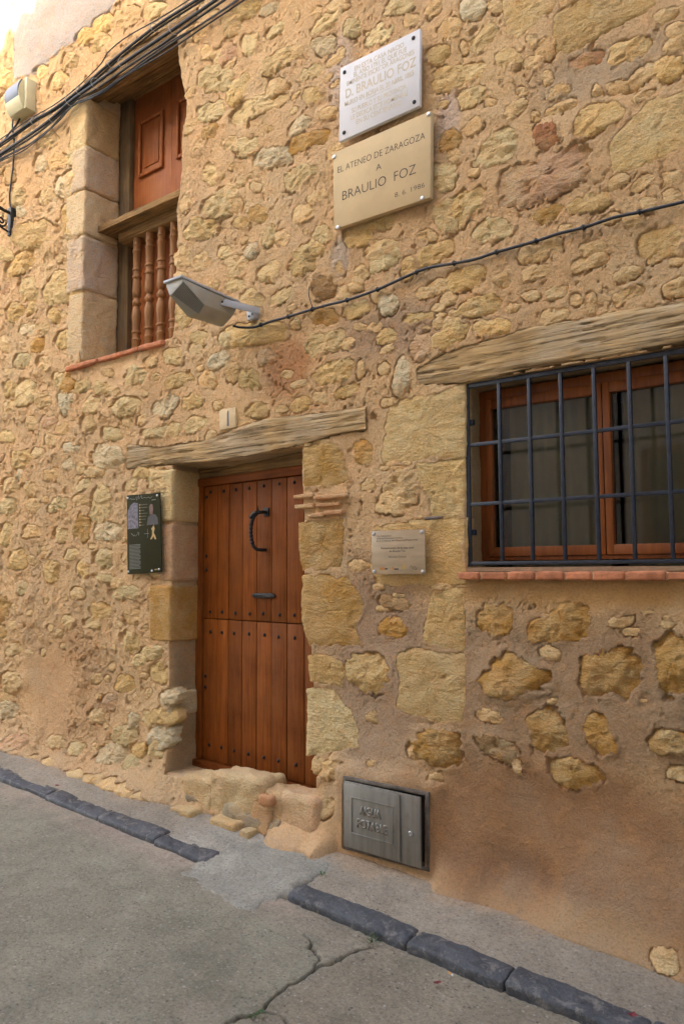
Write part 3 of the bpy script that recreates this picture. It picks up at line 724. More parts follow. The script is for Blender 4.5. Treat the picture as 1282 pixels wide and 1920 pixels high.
# stones press into the mortar
DEP = np.zeros_like(MO); WT = np.zeros_like(MO); TG = np.zeros_like(MO)
for s in ALL:
    rm = s.rad.max() * 1.25 + 0.04
    i0, i1 = np.searchsorted(XS, s.c[0] - rm - 0.15), np.searchsorted(XS, s.c[0] + rm + 0.15)
    j0, j1 = np.searchsorted(ZZ, s.c[1] - rm), np.searchsorted(ZZ, s.c[1] + rm)
    if i1 <= i0 or j1 <= j0: continue
    x = GXw[j0:j1, i0:i1]; z = GZw[j0:j1, i0:i1]
    rho = rho_of(s, x, z)
    m = rho < 1.6
    if not m.any(): continue
    nz = fbm(x, z, 16.0, 3, 0.6, s.seed)
    dist = (rho - 1) * s.sz * 0.56
    wt = np.where(rho < 1, 1.0, np.exp(-np.maximum(dist, 0) / 0.042)) * 0.88
    fl = 0.55 if (s.c[0] > -4.0 and s.c[1] > 1.3) else 1.0
    face = base_out(x, z) + (0.006 + fl * s.pr) * 0.85 + 0.003 * nz
    tg = np.where(rho < 1, np.maximum(face, stone_out(s, x, z, np.minimum(rho, 1.0)) + 0.003), face)
    upd = wt > WT[j0:j1, i0:i1]
    WT[j0:j1, i0:i1] = np.where(upd, wt, WT[j0:j1, i0:i1]); TG[j0:j1, i0:i1] = np.where(upd, tg, TG[j0:j1, i0:i1])
    width = min(0.25, 0.018 / max(s.sz * 0.56, 0.02))          # lip of about 2 cm in units of rho
    nb2 = fbm(x, z, 7.0, 3, 0.6, s.seed + 4)
    r2 = rho + nz * width * (1.5 if not s.flat else 0.6) + s.lap * (0.12 + 0.75 * nb2)
    d = 0.022 * (1 - sstep(1.0 - 0.7 * width, 1.0 - 0.1 * width, r2)) * (1 - sstep(1.0 - 0.30 * width, 1.0, rho))
    # a shrinkage crack along part of the edge, mostly underneath
    dn = -(z - s.c[1]) / (np.hypot(x - s.c[0], z - s.c[1]) + 1e-6)
    ck = np.exp(-((rho - 1.0 - 0.25 * width) / (0.42 * width)) ** 2) * np.clip(0.25 + 0.7 * dn + 0.9 * fbm(x, z, 6.0, 2, 0.5, s.seed + 9), 0, 1) * (0.6 + 0.8 * s.crack)
    ck = (0.45 if s.flat else 0.5 if s.code == 'o' else 1.0) * ck * (1 - np.clip(s.lap * (0.3 + 2.0 * nb2), 0, 0.9))
    d = np.maximum(d, 0.026 * np.clip(ck * 1.9 - 0.8, 0, 1))
    DEP[j0:j1, i0:i1] = np.maximum(DEP[j0:j1, i0:i1], d)
MO = MO * (1 - WT) + TG * WT - DEP
# level bed round the meter cabinet
_mx0, _mx1, _mz0, _mz1 = -2.515, -1.985, 0.170, 0.552
_w = sstep(_mx0 - 0.10, _mx0 - 0.01, GXw) * (1 - sstep(_mx1 + 0.01, _mx1 + 0.10, GXw)) * sstep(_mz0 - 0.05, _mz0 - 0.01, GZw) * (1 - sstep(_mz1 + 0.01, _mz1 + 0.10, GZw))
_in = (GXw > _mx0 + 0.02) & (GXw < _mx1 - 0.02) & (GZw > _mz0 + 0.02) & (GZw < _mz1 - 0.02)
MO = MO * (1 - _w) + _w * (0.052 + 0.003 * fbm(GXw, GZw, 20, 3, 0.6, 50) - 0.03 * (GZw - 0.36))
MO = MO - 0.10 * _in
# beds of the two big timber lintels
LINT_D = [P(*p) for p in [(241, 834), (300, 840), (380, 828), (440, 805), (500, 787), (600, 777), (686, 766), (684, 806), (640, 813), (570, 833), (450, 858), (400, 866), (330, 871), (243, 880)]]
LINT_W = [P(*p) for p in [(788, 694), (842, 662), (900, 644), (1000, 616), (1100, 600), (1282, 566), (1450, 530), (1450, 610), (1282, 645), (1000, 692), (868, 720), (790, 722)]]
for lp in (LINT_D, LINT_W):
    _l = in_poly(lp, GXw + 0.010 * noise(GXw * 12, GZw * 12), GZw + 0.016 * fbm(GXw, GZw, 9.0, 3, 0.6, 80))
    MO = np.where(_l, np.minimum(MO, base_out(GXw, GZw)) - 0.05, MO)
V = np.stack([GXw, -MO, GZw], -1)
nz_, nx_ = GX.shape
ids = np.arange(nz_ * nx_).reshape(nz_, nx_)
fm = np.ones((nz_ - 1, nx_ - 1), bool)
MET_R = (min(q[0] for q in METER), max(q[0] for q in METER), min(q[1] for q in METER), max(q[1] for q in METER))
rects = []
for op in (OP_U, OP_D, OP_W):
    a, b, c, d = idx(XS, op[0]), idx(XS, op[1]), idx(ZZ, op[2]), idx(ZZ, op[3])
    fm[c:d, a:b] = False; rects.append((a, b, c, d))
jj, ii = np.nonzero(fm)
quads = np.stack([ids[jj, ii], ids[jj, ii + 1], ids[jj + 1, ii + 1], ids[jj + 1, ii]], 1)
verts = [V.reshape(-1, 3)]; qs = [quads]; cols = [tint.reshape(-1, 4)]
nv = nz_ * nx_
REV_D = [0.004, 0.012, 0.025, 0.045, 0.07, 0.10, 0.14, 0.18, 0.22, 0.27, 0.34, 0.45]
rev_col = {0: lin(236, 208, 166), 1: lin(188, 158, 118), 2: lin(190, 164, 124)}
for k, (a, b, c, d) in enumerate(rects):
    loop = [(j, a) for j in range(c, d)] + [(d, i) for i in range(a, b)] + [(j, b) for j in range(d, c, -1)] + [(c, i) for i in range(b, a, -1)]
    lj = np.array([q[0] for q in loop]); li = np.array([q[1] for q in loop]); n = len(loop)
    front = V[lj, li]; prev = ids[lj, li]
    cx, cz_ = (op[0] + op[1]) / 2, 0
    tn = np.roll(front, -1, 0) - np.roll(front, 1, 0)
    nrm = np.stack([tn[:, 2], np.zeros(n), -tn[:, 0]], 1); nrm /= np.maximum(np.linalg.norm(nrm, axis=1, keepdims=True), 1e-9)
    arc = np.cumsum(np.linalg.norm(tn, axis=1)) / 2
    for t in REV_D:
        rr = (0.032 if k == 0 else 0.012) * fbm(arc, arc * 0 + t, 5.0, 5, 0.62, k * 5 + 3) * min(1, t / 0.02)
        p = front.copy()
        p[:, 1] = front[:, 1] * max(0, 1 - t / 0.25) + t
        p[:, 0] += nrm[:, 0] * rr; p[:, 2] += nrm[:, 2] * rr
        verts.append(p)
        cc = np.zeros((n, 4)); f = min(1, t / 0.05)
        cc[:, :3] = tint[lj, li, :3] * (1 - f) + np.array(rev_col[k]) * (1 + 0.35 * fbm(arc, arc * 0 + t, 3.0, 4, 0.6, k + 70))[:, None] * f; cc[:, 3] = 0.8
        cols.append(cc)
        new = nv + np.arange(n); nv += n
        qs.append(np.stack([prev, new, np.roll(new, -1), np.roll(prev, -1)], 1)); prev = new
verts = np.concatenate(verts); qs = np.concatenate(qs); cols = np.concatenate(cols)

HOUSE = thing('stone_house', 'old rubble stone house with ochre mortar, a plank door and two timber-lintelled windows', 'house')
wm = mesh_np('wall', verts, qs[:, ::1])
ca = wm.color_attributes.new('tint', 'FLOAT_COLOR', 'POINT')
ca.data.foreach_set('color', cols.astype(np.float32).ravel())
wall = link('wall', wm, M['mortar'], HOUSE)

# the stones themselves
def stone_mesh(s):
    K = s.K
    rings = [0.0, 0.1, 0.2, 0.3, 0.4, 0.5, 0.58, 0.66, 0.74, 0.81, 0.87, 0.92, 0.96, 1.0] if K >= 72 else ([0.0, 0.2, 0.38, 0.54, 0.68, 0.80, 0.89, 0.95, 1.0] if K == 48 else [0.0, 0.3, 0.55, 0.75, 0.9, 1.0])
    rr = np.array(rings[1:])
    x = s.c[0] + np.outer(rr, s.rad * np.cos(s.th)); z = s.c[1] + np.outer(rr, s.rad * np.sin(s.th))
    o = stone_out(s, x, z, np.repeat(rr[:, None], K, 1))
    o0 = stone_out(s, np.array([s.c[0]]), np.array([s.c[1]]), np.array([0.0]))
    back = 0.07 if not s.quoin else 0.20
    vs = [np.array([[s.c[0], -o0[0], s.c[1]]]), np.stack([x, -o, z], -1).reshape(-1, 3)]
    xb = s.c[0] + 0.985 * s.rad * np.cos(s.th); zb = s.c[1] + 0.985 * s.rad * np.sin(s.th)
    vs.append(np.stack([xb, -o[-1] + back, zb], -1))
    n = len(rr); k = np.arange(K); k2 = (k + 1) % K
    tr = np.stack([np.zeros(K, int), 1 + k, 1 + k2], 1)
    q = [np.stack([1 + j * K + k, 1 + (j + 1) * K + k, 1 + (j + 1) * K + k2, 1 + j * K + k2], 1) for j in range(n)]
    return np.concatenate(vs), np.concatenate(q), tr
ALL.sort(key=lambda s: -s.area)
def vary(c, a=0.14):
    k = 1 + rng.uniform(-a, a); w = rng.uniform(-0.05, 0.05)
    return (min(1, c[0] * k * (1 + w)), min(1, c[1] * k), min(1, c[2] * k * (1 - w)), 1)
small_v, small_q, small_t, nb = [], [], [], 0
for n, s in enumerate(ALL):
    v, q, t = stone_mesh(s)
    if n < 296:
        o = link('stone', mesh_np('stone', v, q, t), M['stone'], HOUSE); o.color = vary(PAL[s.code])
    else:
        small_v.append(v); small_q.append(q + nb); small_t.append(t + nb); nb += len(v)
if small_v:
    o = link('pebble_fill', mesh_np('pebble_fill', np.concatenate(small_v), np.concatenate(small_q), np.concatenate(small_t)), M['stone'], HOUSE)
    o.color = (*PAL['b'], 1); o['kind'] = 'stuff'

# ------------------------------------------------------------------ materials for street and fittings
def make_concrete(name):
    m, t, b = nt(name)
    c = coords(t)
    at = t.nodes.new('ShaderNodeAttribute'); at.attribute_name = 'tint'
    fine = noise_n(t, c, 62.0, 6, 0.85)
    med = noise_n(t, c, 7.0, 6, 0.65, 0.4)
    big = noise_n(t, c, 1.4, 5, 0.6, 0.3)
    col = mixc(t, 1.0, at.outputs['Color'], ramp(t, med, [(0.3, 0.84), (0.7, 1.14)]), 'MULTIPLY')
    col = mixc(t, 1.0, col, ramp(t, big, [(0.35, 0.86), (0.65, 1.1)]), 'MULTIPLY')
    v = N(t, 'ShaderNodeTexVoronoi'); v.inputs['Scale'].default_value = 75.0; v.inputs['Randomness'].default_value = 1.0
    t.links.new(c, v.inputs['Vector'])
    gr = t.nodes.new('ShaderNodeSeparateColor'); t.links.new(v.outputs['Color'], gr.inputs[0])
    # exposed grit: some cells are pebbles of another colour
    peb = mathn(t, 'MULTIPLY', mathn(t, 'MULTIPLY', ramp(t, gr.outputs[0], [(0.5, 0.0), (0.9, 1.0)]), ramp(t, v.outputs['Distance'], [(0.2, 1.0), (0.55, 0.0)])), mathn(t, 'ADD', mathn(t, 'MULTIPLY', at.outputs['Alpha'], 0.6), 0.38))
    pc = ramp(t, gr.outputs[1], [(0.0, (0.07, 0.06, 0.05)), (0.35, (0.30, 0.25, 0.19)), (0.7, (0.46, 0.42, 0.35)), (1.0, (0.10, 0.09, 0.085))])
    col = mixc(t, peb, col, pc)
    col = mixc(t, 1.0, col, ramp(t, fine, [(0.30, 0.52), (0.5, 1.0), (0.72, 1.3)]), 'MULTIPLY')
    t.links.new(col, b.inputs['Base Color'])
    b.inputs['Roughness'].default_value = 0.9; b.inputs['Specular IOR Level'].default_value = 0.25
    n1 = bump(t, fine, 0.008, 0.8)
    n2 = bump(t, mathn(t, 'ADD', mathn(t, 'MULTIPLY', peb, 0.8), noise_n(t, c, 45.0, 5, 0.7)), 0.006, 0.6, n1)
    t.links.new(n2, b.inputs['Normal'])
    return m
M['concrete'] = make_concrete('concrete')
def make_kerb():
    m, t, b = nt('slate_kerb')
    c = coords(t); 
    a = noise_n(t, c, 9.0, 6, 0.7, 0.6); f = noise_n(t, c, 70.0, 5, 0.7)
    col = ramp(t, a, [(0.3, (0.034, 0.036, 0.041)), (0.6, (0.086, 0.088, 0.095))])
    col = mixc(t, mathn(t, 'MULTIPLY', ramp(t, noise_n(t, c, 16.0, 6, 0.75, 0.5), [(0.52, 0.0), (0.62, 1.0)]), 0.6), col, (0.26, 0.235, 0.20))
    col = mixc(t, 1.0, col, ramp(t, f, [(0.3, 0.7), (0.75, 1.3)]), 'MULTIPLY')
    t.links.new(col, b.inputs['Base Color']); b.inputs['Roughness'].default_value = 0.62
    t.links.new(bump(t, mathn(t, 'ADD', f, a), 0.008, 0.8), b.inputs['Normal'])
    return m
M['kerb'] = make_kerb()
def make_zinc():
    m, t, b = nt('worn_zinc')
    c = coords(t)
    a = noise_n(t, coords(t, (30, 30, 3)), 1.0, 5, 0.6); f = noise_n(t, c, 25.0, 6, 0.7)
    col = ramp(t, a, [(0.3, (0.20, 0.185, 0.155)), (0.7, (0.30, 0.285, 0.25))])
    col = mixc(t, mathn(t, 'MULTIPLY', ramp(t, f, [(0.55, 0.0), (0.75, 1.0)]), 0.35), col, (0.12, 0.085, 0.055))
    t.links.new(col, b.inputs['Base Color']); b.inputs['Metallic'].default_value = 0.55; b.inputs['Roughness'].default_value = 0.5
    t.links.new(bump(t, f, 0.001, 0.6), b.inputs['Normal'])
    return m
M['zinc'] = make_zinc()
M['rust'] = plain('rusty_frame', (0.15, 0.125, 0.10), 0.75, 0.3, 0.5, 22, 0.002, 80)
M['plaster_in'] = plain('room_plaster', (0.35, 0.33, 0.29), 0.9)
M['curtain'] = plain('curtain', (0.40, 0.37, 0.28), 0.9, 0, 0.06)
def make_glass():
    m, t, b = nt('window_glass')
    t.nodes.remove(b)
    tr = t.nodes.new('ShaderNodeBsdfTransparent'); tr.inputs[0].default_value = (0.80, 0.82, 0.80, 1)
    gl = t.nodes.new('ShaderNodeBsdfGlossy'); gl.inputs['Roughness'].default_value = 0.03
    fr = t.nodes.new('ShaderNodeFresnel'); fr.inputs[0].default_value = 1.45
    mx = t.nodes.new('ShaderNodeMixShader'); out = t.nodes['Material Output']
    t.links.new(mathn(t, 'ADD', fr.outputs[0], 0.0), mx.inputs[0]); t.links.new(tr.outputs[0], mx.inputs[1]); t.links.new(gl.outputs[0], mx.inputs[2])
    t.links.new(mx.outputs[0], out.inputs['Surface'])
    return m
M['glass'] = make_glass()
M['facade2'] = plain('pale_render', (0.52, 0.48, 0.43), 0.95, 0, 0.12, 2.0, 0.01, 20)
M['tile'] = plain('roof_tile', lin(176, 106, 70), 0.9, 0, 0.25, 6.0)

# ------------------------------------------------------------------ street, pavement, kerb
def ground_mesh(name, xs, ys, hfun, mat, colfun, **kw):
    X, Y = np.meshgrid(xs, ys)
    h, col = hfun(X, Y), colfun(X, Y)
    V = np.stack([X, Y, gz(X) + h], -1).reshape(-1, 3)
    n, m_ = X.shape; i = np.arange(n * m_).reshape(n, m_)
    q = np.stack([i[:-1, :-1], i[:-1, 1:], i[1:, 1:], i[1:, :-1]], -1).reshape(-1, 4)
    me = mesh_np(name, V, q)
    ca = me.color_attributes.new('tint', 'FLOAT_COLOR', 'POINT'); ca.data.foreach_set('color', col.reshape(-1, 4).astype(np.float32).ravel())
    return tag(link(name, me, mat), **kw)
def seg_dist(X, Y, pts):
    d = np.full(X.shape, 9.0)
    for (a, b) in zip(pts[:-1], pts[1:]):
        ax, ay = a; bx, by = b; L = (bx - ax) ** 2 + (by - ay) ** 2
        t = np.clip(((X - ax) * (bx - ax) + (Y - ay) * (by - ay)) / L, 0, 1)
        d = np.minimum(d, np.hypot(X - ax - t * (bx - ax), Y - ay - t * (by - ay)))
    return d
CR1 = [G(*p) for p in [(690, 1772), (650, 1792), (600, 1812), (588, 1822), (545, 1848), (520, 1872), (485, 1905), (440, 1912), (400, 1925), (330, 1960), (200, 2080)]]
CR2 = [G(*p) for p in [(592, 1816), (597, 1795), (588, 1780), (565, 1755)]]
CR3 = [G(*p) for p in [(490, 1903), (525, 1906), (560, 1925), (620, 1975)]]
def kerb_y(x): return -0.600 - 0.032 * x
def road_h(X, Y):
    h = 0.010 * fbm(X, Y, 1.1, 3, 0.5, 3) + 0.0022 * fbm(X, Y, 28, 3, 0.6, 5)
    jx = X + 0.012 * noise(X * 22, Y * 22) + 0.03 * noise(X * 6, Y * 6); jy = Y + 0.012 * noise(X * 22 + 9, Y * 22) + 0.03 * noise(X * 6 + 4, Y * 6)
    d = seg_dist(jx, jy, CR1); w = 0.0048 + 0.003 * noise(X * 7, Y * 7)
    h = h - 0.034 * np.exp(-(d / w) ** 2)
    h = h - 0.018 * np.exp(-(np.minimum(seg_dist(jx, jy, CR2), seg_dist(jx, jy, CR3)) / 0.004) ** 2)
    coarse = road_side(X, Y)
    h = h + coarse * (0.004 * fbm(X, Y, 40, 3, 0.6, 7) + 0.006 * np.maximum(0, fbm(X, Y, 10, 3, 0.6, 8)) - 0.006)
    return h
_CRL = sorted([(p[1], p[0]) for p in CR1])
def road_side(X, Y):
    """1 on the rough aggregate concrete right of the crack"""
    xc = np.interp(Y, [a for a, _ in _CRL] + [-0.45], [b for _, b in _CRL] + [-2.95])
    return sstep(-0.03, 0.05, X - xc + 0.04 * fbm(X, Y, 5, 3, 0.6, 2))
def rgba(c, a): return np.array([c[0], c[1], c[2], a])
def road_c(X, Y):
    s = road_side(X, Y)[..., None]
    left = rgba(lin(142, 136, 117), 0.6); right = rgba(lin(148, 137, 117), 1.0)
    c = left * (1 - s) + right * s
    e = sstep(0.30, 0.0, kerb_y(X) - Y) * np.clip(0.6 + 0.9 * fbm(X, Y, 3.0, 4, 0.6, 12), 0, 1) * (1 - s[..., 0])
    c = c + (rgba(lin(172, 152, 134), 0.5) - c) * (e * 0.8)[..., None]
    p = sstep(0.1, 0.45, fbm(X, Y, 1.7, 5, 0.6, 14)) * (1 - s[..., 0])
    c = c + (rgba(lin(164, 152, 132), 0.4) - c) * (p * 0.6)[..., None]
    jx = X + 0.012 * noise(X * 22, Y * 22) + 0.03 * noise(X * 6, Y * 6); jy = Y + 0.012 * noise(X * 22 + 9, Y * 22) + 0.03 * noise(X * 6 + 4, Y * 6)
    dd = np.minimum(seg_dist(jx, jy, CR1), np.minimum(seg_dist(jx, jy, CR2), seg_dist(jx, jy, CR3)) * 1.5)
    c = c + (rgba(lin(48, 43, 36), 0.2) - c) * (0.9 * np.exp(-(dd / 0.005) ** 2))[..., None]      # dirt packed in the cracks
    p = sstep(0.2, 0.5, fbm(X, Y, 2.3, 4, 0.6, 24))
    c = c + (rgba(lin(116, 112, 94), 0.3) - c) * (p * 0.4)[..., None]
    return c
rx = axis([(-30, -7, 0.25), (-7, -3.6, 0.014), (-3.6, -3.0, 0.009), (-3.0, -1.5, 0.0048), (-1.5, -0.7, 0.008), (-0.7, 2, 0.03), (2, 14, 0.25)])
ry = axis([(-14, -3.0, 0.15), (-3.0, -2.0, 0.03), (-2.0, -0.25, 0.0055)])
ground_mesh('street', rx, ry, road_h, M['concrete'], road_c, kind='structure', label='sloping worn concrete street with a long crack')
def pav_h(X, Y):
    b = kerb_y(X) + 0.09
    t = np.clip((Y - b) / (0.0 - b), 0, 1.2)
    gap = sstep(-3.16, -3.05, X) * (1 - sstep(-2.50, -2.42, X))
    h = 0.036 + 0.050 * t + 0.006 * fbm(X, Y, 5, 4, 0.55, 31) + 0.003 * fbm(X, Y, 26, 3, 0.6, 32)
    return h - gap * 0.03 * (1 - t)
def pav_c(X, Y):
    b = kerb_y(X) + 0.09
    t = np.clip((Y - b) / (0.0 - b), 0, 1)
    n = fbm(X, Y, 3.2, 4, 0.6, 33)
    c = rgba(lin(154, 142, 124), 0.5) + np.zeros(X.shape + (4,))
    w = sstep(0.35, 0.85, t + 0.5 * n)[..., None]
    c = c + (rgba(lin(168, 142, 114), 0.3) - c) * w * 0.8
    w = sstep(-3.6, -3.2, X) * (1 - sstep(-2.7, -2.35, X))
    c = c + (rgba(lin(164, 158, 144), 0.3) - c) * (0.85 * w * sstep(0.95, 0.6, t + 0.4 * n))[..., None]
    return c
px_ = axis([(-30, -7, 0.25), (-7, -0.6, 0.012), (-0.6, 14, 0.25)])
PAVE_T = np.linspace(0, 1, 46)
Xp, Tp = np.meshgrid(px_, PAVE_T)
Yp = (kerb_y(Xp) + 0.068 + 0.016 * fbm(Xp, Xp * 0 + 2.0, 3.0, 4, 0.6, 60)) * (1 - Tp) + 0.10 * Tp
Vp = np.stack([Xp, Yp, gz(Xp) + pav_h(Xp, Yp)], -1)
Vp[0, :, 2] = gz(px_) - 0.05; Vp[0, :, 1] -= 0.0
i = np.arange(Xp.size).reshape(Xp.shape)
me = mesh_np('pavement', Vp.reshape(-1, 3), np.stack([i[:-1, :-1], i[:-1, 1:], i[1:, 1:], i[1:, :-1]], -1).reshape(-1, 4))
ca = me.color_attributes.new('tint', 'FLOAT_COLOR', 'POINT'); ca.data.foreach_set('color', pav_c(Xp, Yp).reshape(-1, 4).astype(np.float32).ravel())
tag(link('pavement', me, M['concrete']), kind='structure', label='narrow concrete pavement strip along the foot of the wall')
# smooth pale concrete patch where the kerb is missing
def patch():
    out = [G(*p, 0.015) for p in [(333, 1638), (352, 1622), (400, 1606), (440, 1584), (520, 1584), (600, 1618), (640, 1640), (588, 1660), (540, 1682), (500, 1694), (440, 1707), (405, 1680), (370, 1655)]]
    p = np.array(out); c = p.mean(0); K = 96; th = np.arange(K) * 2 * np.pi / K; rad = np.zeros(K)
    A = p - c; B = np.roll(p, -1, 0) - c; E = B - A
    for i in range(K):
        d = np.array([math.cos(th[i]), math.sin(th[i])]); den = d[0] * E[:, 1] - d[1] * E[:, 0]
        t = (A[:, 0] * E[:, 1] - A[:, 1] * E[:, 0]) / den; u = (A[:, 0] * d[1] - A[:, 1] * d[0]) / den
        ok = (t > 0) & (u > -1e-6) & (u < 1 + 1e-6); rad[i] = t[ok].max() if ok.any() else 0.2
    rad = rad * (1 + 0.38 * fbm(np.cos(th) * 2, np.sin(th) * 2, 2.5, 5, 0.65))
    rr = np.linspace(0, 1, 26)[1:]
    X = c[0] + np.outer(rr, rad * np.cos(th)); Y = c[1] + np.outer(rr, rad * np.sin(th))
    def h(X, Y):
        t = sstep(-0.62, -0.34, Y + 0.04 * (X + 2.8))
        return 0.008 + 0.046 * t + 0.007 * fbm(X, Y, 6, 3, 0.5, 40)
    H = h(X, Y); H[-1] -= 0.035; H[-2] -= 0.010; H[-3] -= 0.004
    v = np.concatenate([[[c[0], c[1], gz(c[0]) + h(np.array([c[0]]), np.array([c[1]]))[0]]], np.stack([X, Y, gz(X) + H], -1).reshape(-1, 3)])
    k = np.arange(K); k2 = (k + 1) % K
    tr = np.stack([0 * k, 1 + k, 1 + k2], 1)
    q = np.concatenate([np.stack([1 + j * K + k, 1 + (j + 1) * K + k, 1 + (j + 1) * K + k2, 1 + j * K + k2], 1) for j in range(len(rr) - 1)])
    me = mesh_np('concrete_patch', v, q, tr)
    n = fbm(v[:, 0], v[:, 1], 5, 4, 0.6, 41)
    col = np.array(rgba(lin(156, 151, 137), 0.35)) + np.zeros((len(v), 4)); col[:, :3] *= (1 + 0.18 * n)[:, None]
    ca = me.color_attributes.new('tint', 'FLOAT_COLOR', 'POINT'); ca.data.foreach_set('color', col.astype(np.float32).ravel())
    tag(link('concrete_patch', me, M['concrete']), kind='structure', label='smooth pale grey concrete patch filling the gap in the kerb')
patch()
KERB = tag(link('kerb', None), kind='structure', label='worn kerb of dark blue-grey slate blocks')
for k, (xa, xb) in enumerate([(-6.9, -6.2), (-6.19, -5.35), (-5.34, -4.58), (-4.57, -3.99), (-3.98, -3.46), (-3.45, -3.03), (-2.46, -1.80), (-1.79, -1.36), (-1.35, -0.85), (-0.84, -0.2), (-0.19, 0.6)]):
    L = xb - xa; xm = (xa + xb) / 2
    v, q = rbox((L + 0.006, 0.115, 0.16), 0.012, max(14, int(L / 0.012)), 14, 14, 0.009, 9.0, k * 2.3)
    a = math.atan(-0.032)
    ca_, sa_ = math.cos(a), math.sin(a)
    x = xm + v[:, 0] * ca_ - v[:, 1] * sa_; y = kerb_y(xm) + 0.057 + rng.uniform(-0.006, 0.006) + v[:, 0] * sa_ + v[:, 1] * ca_
    # worn, slightly rounded street edge
    z = gz(x) - 0.036 + rng.uniform(-0.004, 0.004) + v[:, 2]
    front = np.clip(-(v[:, 1]) / 0.055, 0, 1); z = z - 0.012 * front * (v[:, 2] > 0)
    link('kerb_stone', mesh_np('kerb_stone', np.stack([x, y, z], -1), q), M['kerb'], KERB)

# ------------------------------------------------------------------ house: body behind the facade, beams, doorstep
mb = MB()
x0, x1, y0, y1, z0, z1 = -11.0, 3.0, 0.42, 5.5, -0.15, 8.2
for f in ([(x0, y0, z0), (x0, y1, z0), (x0, y1, z1), (x0, y0, z1)], [(x1, y0, z0), (x1, y0, z1), (x1, y1, z1), (x1, y1, z0)], [(x0, y1, z0), (x1, y1, z0), (x1, y1, z1), (x0, y1, z1)],
          [(x0, -0.02, z1), (x0, y1, z1), (x1, y1, z1), (x1, -0.02, z1)]):
    mb.add(f, [(0, 1, 2, 3)])
mb.build('house_body', M['facade2'], HOUSE)
# a plain room behind the barred window
mb = MB()
rx0, rx1, ry0, ry1, rz0, rz1 = -2.6, 0.4, 0.44, 3.2, 0.75, 3.0
mb.add([(rx0, ry0, rz0), (rx1, ry0, rz0), (rx1, ry1, rz0), (rx0, ry1, rz0), (rx0, ry0, rz1), (rx1, ry0, rz1), (rx1, ry1, rz1), (rx0, ry1, rz1)], [(0, 1, 2, 3), (4, 7, 6, 5), (3, 2, 6, 7), (0, 3, 7, 4), (1, 5, 6, 2)])
mb.build('room', M['plaster_in'], HOUSE)

def beam(name, xa, xb, ztop, zbot, yf, depth, seed, mat, parent, n=220, rel=0.006, crk=0.010):
    t = np.linspace(0, 1, n); x = xa + (xb - xa) * t
    zt = ztop(x); zb = zbot(x)
    rows = []
    nf, nb = 26, 22
    for j in range(8):        # top, back to front
        f = j / 8; rows.append((np.full(n, 0.0) + 0, 1 - f, 't'))
    prof = [('t', 1 - j / 6) for j in range(6)] + [('f', j / nf) for j in range(nf)] + [('b', j / nb) for j in range(nb + 1)]
    V = []
    for kind, f in prof:
        if kind == 't': y = yf + depth * f + 0 * x; z = zt + 0 * x
        elif kind == 'f': y = yf + 0 * x; z = zt + (zb - zt) * f
        else: y = yf + depth * f + 0 * x; z = zb + 0 * x
        u = (z + y * 0.7)
        g = fbm(x * 0.03, u, 46.0, 4, 0.65, seed) + 0.5 * fbm(x * 0.25, u, 60.0, 2, 0.6, seed + 7)
        c = sstep(0.62, 0.93, ridge(x * 0.05 + 0.01 * noise(x * 3, u * 9), u + 0.006 * noise(x * 5, u * 4), 17.0, 2, seed * 3.0)) * sstep(-0.2, 0.25, fbm(x, u, 5.0, 2, 0.5, seed + 11))
        b = fbm(x, u, 3.0, 3, 0.5, seed + 2)
        o = rel * g - crk * c + 0.006 * b
        # rounded arrises
        rd = 0.0
        if kind == 'f': rd = 0.014 * (math.exp(-f * nf / 1.6) + math.exp(-(1 - f) * nf / 1.6))
        if kind == 'b': rd = 0.010 * math.exp(-f * nb / 1.3)
        if kind in 'tf': y = y - o + rd
        if kind == 'b': z = z - o * 0.8 + rd
        if kind == 't': z = z + o * 0.5; 
        V.append(np.stack([x, y, z], -1))
    V = np.array(V); m_, n_ = V.shape[:2]
    i = np.arange(m_ * n_).reshape(m_, n_)
    q = np.stack([i[:-1, :-1], i[1:, :-1], i[1:, 1:], i[:-1, 1:]], -1).reshape(-1, 4)
    v = V.reshape(-1, 3)
    # end caps
    caps = []; extra = []
    for e in (0, n_ - 1):
        extra.append(V[:, e].mean(0)); ci = len(v) + len(extra) - 1
        for r in range(m_ - 1): caps.append((ci, i[r, e], i[r + 1, e]) if e == 0 else (ci, i[r + 1, e], i[r, e]))
        caps.append((ci, i[m_ - 1, e], i[0, e]))
    v = np.concatenate([v, np.array(extra)])
    return link(name, mesh_np(name, v, q, caps), mat, parent)
def curve(pts):
    w = sorted(P(*p) for p in pts); xs = [a for a, _ in w]; zs = [b for _, b in w]
    return lambda x: np.interp(x, xs, zs)
beam('door_lintel', P(241, 850)[0], P(688, 780)[0], curve([(240, 832), (300, 838), (380, 826), (440, 803), (500, 785), (600, 775), (690, 762)]), curve([(242, 882), (330, 872), (400, 868), (450, 860), (570, 835), (640, 815), (688, 808)]), -0.016, 0.36, 3, M['beam'], HOUSE)
beam('window_lintel', P(783, 700)[0], -0.30, curve([(780, 690), (842, 658), (900, 640), (1000, 612), (1100, 596), (1282, 562)]), curve([(783, 724), (868, 722), (1000, 694), (1282, 645)]), -0.018, 0.34, 8, M['beam'], HOUSE)
zU = lambda v: (lambda x: 0 * x + v)
beam('window_lintel', -5.06, -3.72, zU(5.36), zU(5.215), -0.012, 0.11, 12, M['oldboard'], HOUSE, 120)
beam('window_lintel', -5.06, -3.72, zU(5.42), zU(5.262), 0.105, 0.12, 14, M['oldboard'], HOUSE, 120)
beam('window_lintel', -5.06, -3.72, zU(5.46), zU(5.300), 0.232, 0.20, 16, M['oldboard'], HOUSE, 120)

